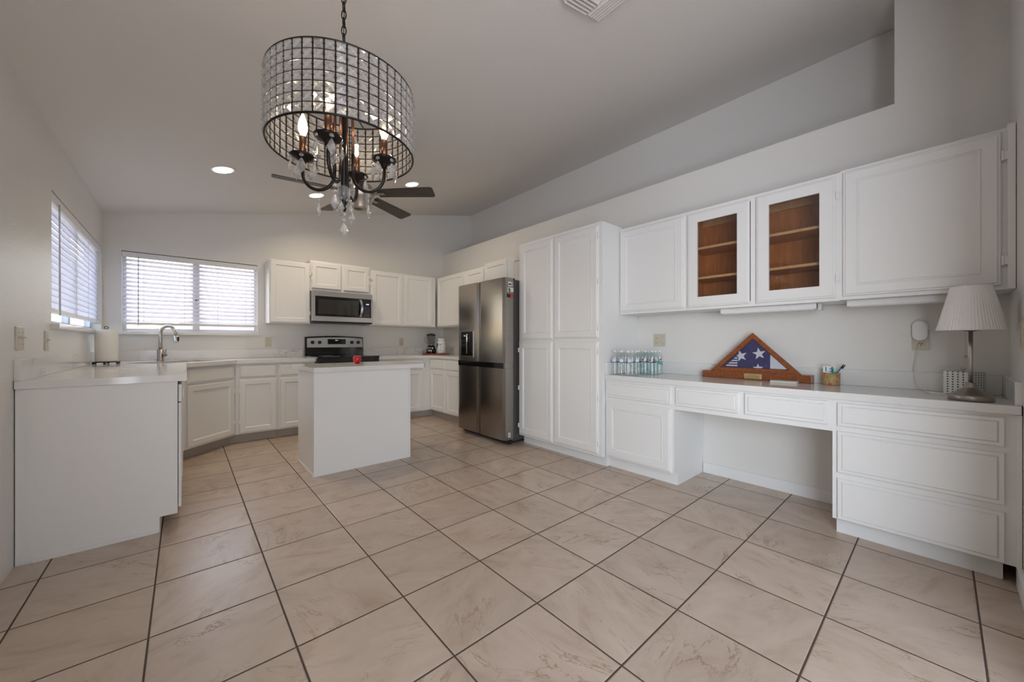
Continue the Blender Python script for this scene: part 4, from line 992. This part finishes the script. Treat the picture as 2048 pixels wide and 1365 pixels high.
# vent
t = thing('ceiling_vent', 'white square four-way ceiling vent partly cut by the top edge', 'vent'); t.matrix_world = on_ceiling(1.615, 1.138)
b = MB()
for x0, x1, y0, y1 in ((-0.155, 0.155, 0.145, 0.155), (-0.155, 0.155, -0.155, -0.145), (-0.155, -0.145, -0.145, 0.145), (0.145, 0.155, -0.145, 0.145)): b.box(x0, x1, y0, y1, -0.005, 0.0)
b.build('flange', GRILLE, t)
MB().box(-0.145, 0.145, -0.145, 0.145, -0.002, 0.0).build('duct_opening', DARK, t)
def louvre_group(x0, x1, y0, y1, n, rz):
    """n curved blades running along y between y0 and y1, stacked from x0 to x1"""
    b = MB()
    for i in range(n):
        x = x0 + (x1 - x0) * (i + 0.5) / n; w_ = (x1 - x0) / n
        b.prism([(x - w_ * 0.40, y0, -0.004), (x - w_ * 0.1, y0, -0.014), (x + w_ * 0.30, y0, -0.024), (x + w_ * 0.42, y0, -0.023), (x + w_ * 0.02, y0, -0.012), (x - w_ * 0.30, y0, -0.003)], (0, y1 - y0, 0))
    b.box(x0 - 0.004, x1, y0 - 0.003, y0, -0.016, -0.002); b.box(x0 - 0.004, x1, y1, y1 + 0.003, -0.016, -0.002)
    o = b.build('louvre', GRILLE, t); o.rotation_euler = (0, 0, rz)
for k in range(4): louvre_group(0.046, 0.148, -0.038, 0.143, 5, k * PI / 2)

# ceiling fan
FX, FY, FZ = 1.169, 3.386, 2.42
t = thing('ceiling_fan', 'dark five-blade ceiling fan with nickel motor behind the chandelier', 'ceiling fan', (FX, FY, FZ))
MB().lathe([(0.0, -0.15), (0.085, -0.148), (0.095, -0.138), (0.098, -0.06), (0.118, -0.05), (0.120, 0.04), (0.09, 0.075), (0.03, 0.085)], 36).build('motor_housing', NICKEL, t)
MB().lathe([(0.012, 0.08), (0.012, zc(FX) - FZ)], 14).build('downrod', NICKELD, t)
MB().lathe([(0.02, zc(FX) - FZ - 0.07), (0.065, zc(FX) - FZ - 0.02), (0.07, zc(FX) - FZ + 0.01)], 28).build('canopy', NICKEL, t)
for k in range(5):
    a = math.radians(28 + 72 * k)
    b = MB(); b.prism([(0.16, -0.055, -0.004), (0.64, -0.070, -0.004), (0.66, -0.055, -0.004), (0.66, 0.055, -0.004), (0.64, 0.070, -0.004), (0.16, 0.055, -0.004)], (0, 0, 0.008), M=RX(math.radians(-12)))
    o = b.build('blade', BLADE, t); o.rotation_euler = (0, 0, a)
    b = MB(); b.box(0.10, 0.22, -0.022, 0.022, -0.010, -0.003, 0.002); o2 = b.build('blade_iron', NICKELD, o)

# ------------------------------------------------------------------ chandelier
CXc, CYc = 0.458, 1.502
ZT, ZBt, RD = 2.060, 1.825, 0.255
ct = thing('chandelier', 'black drum chandelier with crystal grid shade and hanging crystal drops', 'chandelier', (CXc, CYc, 0), -math.radians(41.1))
zcl = zc(CXc)
ROWS, COLS = 7, 48
ph = (ZT - ZBt) / ROWS
b = MB()
for r in range(ROWS + 1):
    z = ZBt + r * ph; rad = 0.0036 if r in (0, ROWS) else 0.0017
    b.tube([(RD * math.cos(2 * PI * i / 96), RD * math.sin(2 * PI * i / 96), z) for i in range(96)], rad, 6, closed=True)
for c_ in range(COLS):
    a = 2 * PI * (c_ + 0.5) / COLS; ca, sa = math.cos(a), math.sin(a)
    b.box(-0.001, 0.001, -0.0022, 0.0022, ZBt, ZT, 0, M=T(RD * ca, RD * sa, 0) @ RZ(a))
for c_ in range(COLS):
    a = 2 * PI * (c_ + 0.5) / COLS
    for r in range(ROWS):
        b.box(-0.002, 0.002, -0.005, 0.005, -0.0011, 0.0011, 0, M=T(RD * math.cos(a), RD * math.sin(a), ZBt + (r + 0.5) * ph) @ RZ(a))
shade = b.build('shade_frame', IRON, ct)
# one cut crystal, flat square bicone
s = 0.0142
b = MB(); bm = b.bm
f0 = [bm.verts.new((0, s * x, s * z)) for x, z in [(-1, -1), (1, -1), (1, 1), (-1, 1)]]
f1 = [bm.verts.new((0.003, s * x, s * z)) for x, z in [(-0.96, -0.96), (0.96, -0.96), (0.96, 0.96), (-0.96, 0.96)]]
tip = bm.verts.new((0.0085, 0, 0)); bk = bm.verts.new((-0.005, 0, 0))
for i in range(4):
    bm.faces.new([f0[i], f0[(i + 1) % 4], f1[(i + 1) % 4], f1[i]]); bm.faces.new([f1[i], f1[(i + 1) % 4], tip]); bm.faces.new([f0[(i + 1) % 4], f0[i], bk])
proto = b.build('crystal', CRYSTAL, shade); pm = proto.data
cells = []
camL = Vector((0, 0, 1.1)); M0 = T(CXc, CYc, 0) @ RZ(-math.radians(41.1))
for c_ in range(COLS):
    a = 2 * PI * c_ / COLS
    for r in range(ROWS):
        p = Vector((RD * math.cos(a), RD * math.sin(a), ZBt + (r + 0.5) * ph)); cells.append(((M0 @ p - camL).length, a, p))
cells.sort(key=lambda q: q[0])
first = True
for d, a, p in cells[:100]:
    if first: o = proto; first = False
    else: o = proto.copy(); COL.objects.link(o); o.parent = shade
    o.location = p; o.rotation_euler = (0, 0, a)
rest = bmesh.new()
for d, a, p in cells[100:]:
    tmp = bmesh.new(); tmp.from_mesh(pm); bmesh.ops.transform(tmp, matrix=Matrix.Translation(p) @ RZ(a), verts=tmp.verts); me_ = bpy.data.meshes.new('t'); tmp.to_mesh(me_); tmp.free(); rest.from_mesh(me_); bpy.data.meshes.remove(me_)
m = MB(); m.bm.free(); m.bm = rest; o = m.build('crystals', CRYSTAL, shade); o['kind'] = 'stuff'
# spider across the top, stem, rods
b = MB()
for k in range(4):
    a = k * PI / 2 + 0.09; b.tube([(0, 0, ZT - 0.02), (RD * math.cos(a), RD * math.sin(a), ZT)], 0.003, 6)
b.build('spider', IRON, ct)
MB().lathe([(0.0, 1.60), (0.006, 1.602), (0.010, 1.612), (0.005, 1.622), (0.012, 1.632), (0.008, 1.640), (0.011, 1.66), (0.011, 1.80), (0.014, 1.81), (0.009, 1.82), (0.009, 2.075), (0.013, 2.08), (0.006, 2.10)], 18).build('stem', IRON, ct)
MB().lathe([(0.008, 1.640), (0.021, 1.652), (0.026, 1.670), (0.021, 1.690), (0.008, 1.702)], 20).build('glass_ball', CRYSTAL, ct)
b = MB(); n_links = int((zcl - 0.06 - 2.095) / 0.030)
for i in range(n_links + 1):
    z = 2.100 + i * 0.030; loop = []
    for k in range(16):
        a = 2 * PI * k / 16; loop.append((0.0085 * math.cos(a), 0, z + 0.0125 + 0.019 * math.sin(a)))
    if i % 2: loop = [(y, x, z_) for x, y, z_ in loop]
    b.tube(loop, 0.0022, 6, closed=True)
b.tube([(0.003, 0.003, 2.09), (-0.004, 0.002, 2.2), (0.003, -0.004, 2.35), (0.0, 0.003, zcl - 0.05)], 0.0016, 6)
b.build('chain', IRON, ct)
MB().lathe([(0.010, zcl - 0.065), (0.062, zcl - 0.045), (0.066, zcl - 0.02), (0.066, zcl + 0.012)], 32).build('canopy', IRON, ct)
# crystal drop prototype: bead(s) over a faceted kite
def drop_mesh(nb, k=1.0):
    b = MB(); z = 0.0
    for i in range(nb):
        b.tube([(0.0025 * math.cos(2 * PI * j / 8), 0, z - 0.003 + 0.0035 * math.sin(2 * PI * j / 8)) for j in range(8)], 0.0006, 4, closed=True)
        b.lathe([(0, -0.0175), (0.0065, -0.0145), (0.0085, -0.011), (0.0065, -0.0065), (0, -0.0045)], 8, M=T(0, 0, z), sy=0.55, smooth=False); z -= 0.021
    b.lathe([(0, z - 0.056 * k), (0.010 * k, z - 0.043 * k), (0.0165 * k, z - 0.031 * k), (0.0085 * k, z - 0.012 * k), (0.003, z - 0.002), (0, z)], 8, M=None, sy=0.5, smooth=False)
    return b
protoD = {}
def drop(x, y, z, nb, k, rz):
    key = (nb, k)
    if key not in protoD:
        o = drop_mesh(nb, k).build('crystal_drop', CRYSTAL, ct); protoD[key] = o
    else:
        o = protoD[key].copy(); COL.objects.link(o); o.parent = ct
    o.location = (x, y, z); o.rotation_euler = (0, 0, rz)
for k in range(4):
    a = math.radians(5 + 90 * k); u = Vector((math.cos(a), math.sin(a), 0)); v = Vector((-u.y, u.x, 0)); ra_ = 0.150
    cx, cy = u.x * ra_, u.y * ra_
    pts = []
    for i in range(15):
        q = PI + PI * i / 14; pts.append(u * (0.092 + 0.058 * math.cos(q)) + Vector((0, 0, 1.742 + 0.062 * math.sin(q))))
    path = [u * 0.031 + Vector((0, 0, 2.038)), u * 0.033 + Vector((0, 0, 1.93)), u * 0.033 + Vector((0, 0, 1.82))] + pts + [u * 0.150 + Vector((0, 0, 1.785))]
    arm = MB().tube(path[2:], 0.0062, 10).build('arm', IRON, ct)
    MB().tube(path[:3], 0.0050, 10).build('copper_rod', COPPER, arm)
    MB().lathe([(0.009, 1.772), (0.013, 1.785), (0.024, 1.792), (0.043, 1.800), (0.046, 1.806), (0.043, 1.804), (0.016, 1.800)], 28, M=T(cx, cy, 0)).build('bobeche', IRON, arm)
    MB().lathe([(0.0125, 1.800), (0.0125, 1.878), (0.009, 1.880)], 18, M=T(cx, cy, 0)).build('candle_sleeve', COPPER, arm)
    MB().lathe([(0.008, 1.879), (0.010, 1.888), (0.0165, 1.905), (0.0175, 1.918), (0.013, 1.942), (0.004, 1.966), (0, 1.970)], 20, M=T(cx, cy, 0)).build('bulb', BULBG if k == 1 else BULBL, arm)
    b = MB()
    for j in range(4):
        q = j * PI / 2; b.tube([(cx + 0.004 * math.cos(q), cy + 0.004 * math.sin(q), 1.898), (cx + 0.006 * math.cos(q + 0.6), cy + 0.006 * math.sin(q + 0.6), 1.936)], 0.0011, 5)
    b.build('filament', FILA, arm)
    L = light('bulb_glow', 'POINT', (0, 0, 0), (0, 0, 0), 0.8, (1.0, 0.80, 0.58), shadow_soft_size=0.012); L.parent = ct; L.location = (cx, cy, 1.918)
    for j in range(5):
        q = a + 2 * PI * (j + 0.5) / 5; drop(cx + 0.043 * math.cos(q), cy + 0.043 * math.sin(q), 1.803, 1, 1.0, q + PI / 2)
    drop(u.x * 0.092, u.y * 0.092, 1.674, 2, 1.0, a + PI / 2)
for j in range(3):
    q = 2 * PI * j / 3 + 0.5; drop(0.024 * math.cos(q), 0.024 * math.sin(q), 1.655, 1, 0.9, q + PI / 2)
drop(0, 0, 1.600, 2, 1.0, 0.3)

bpy.context.view_layer.update()
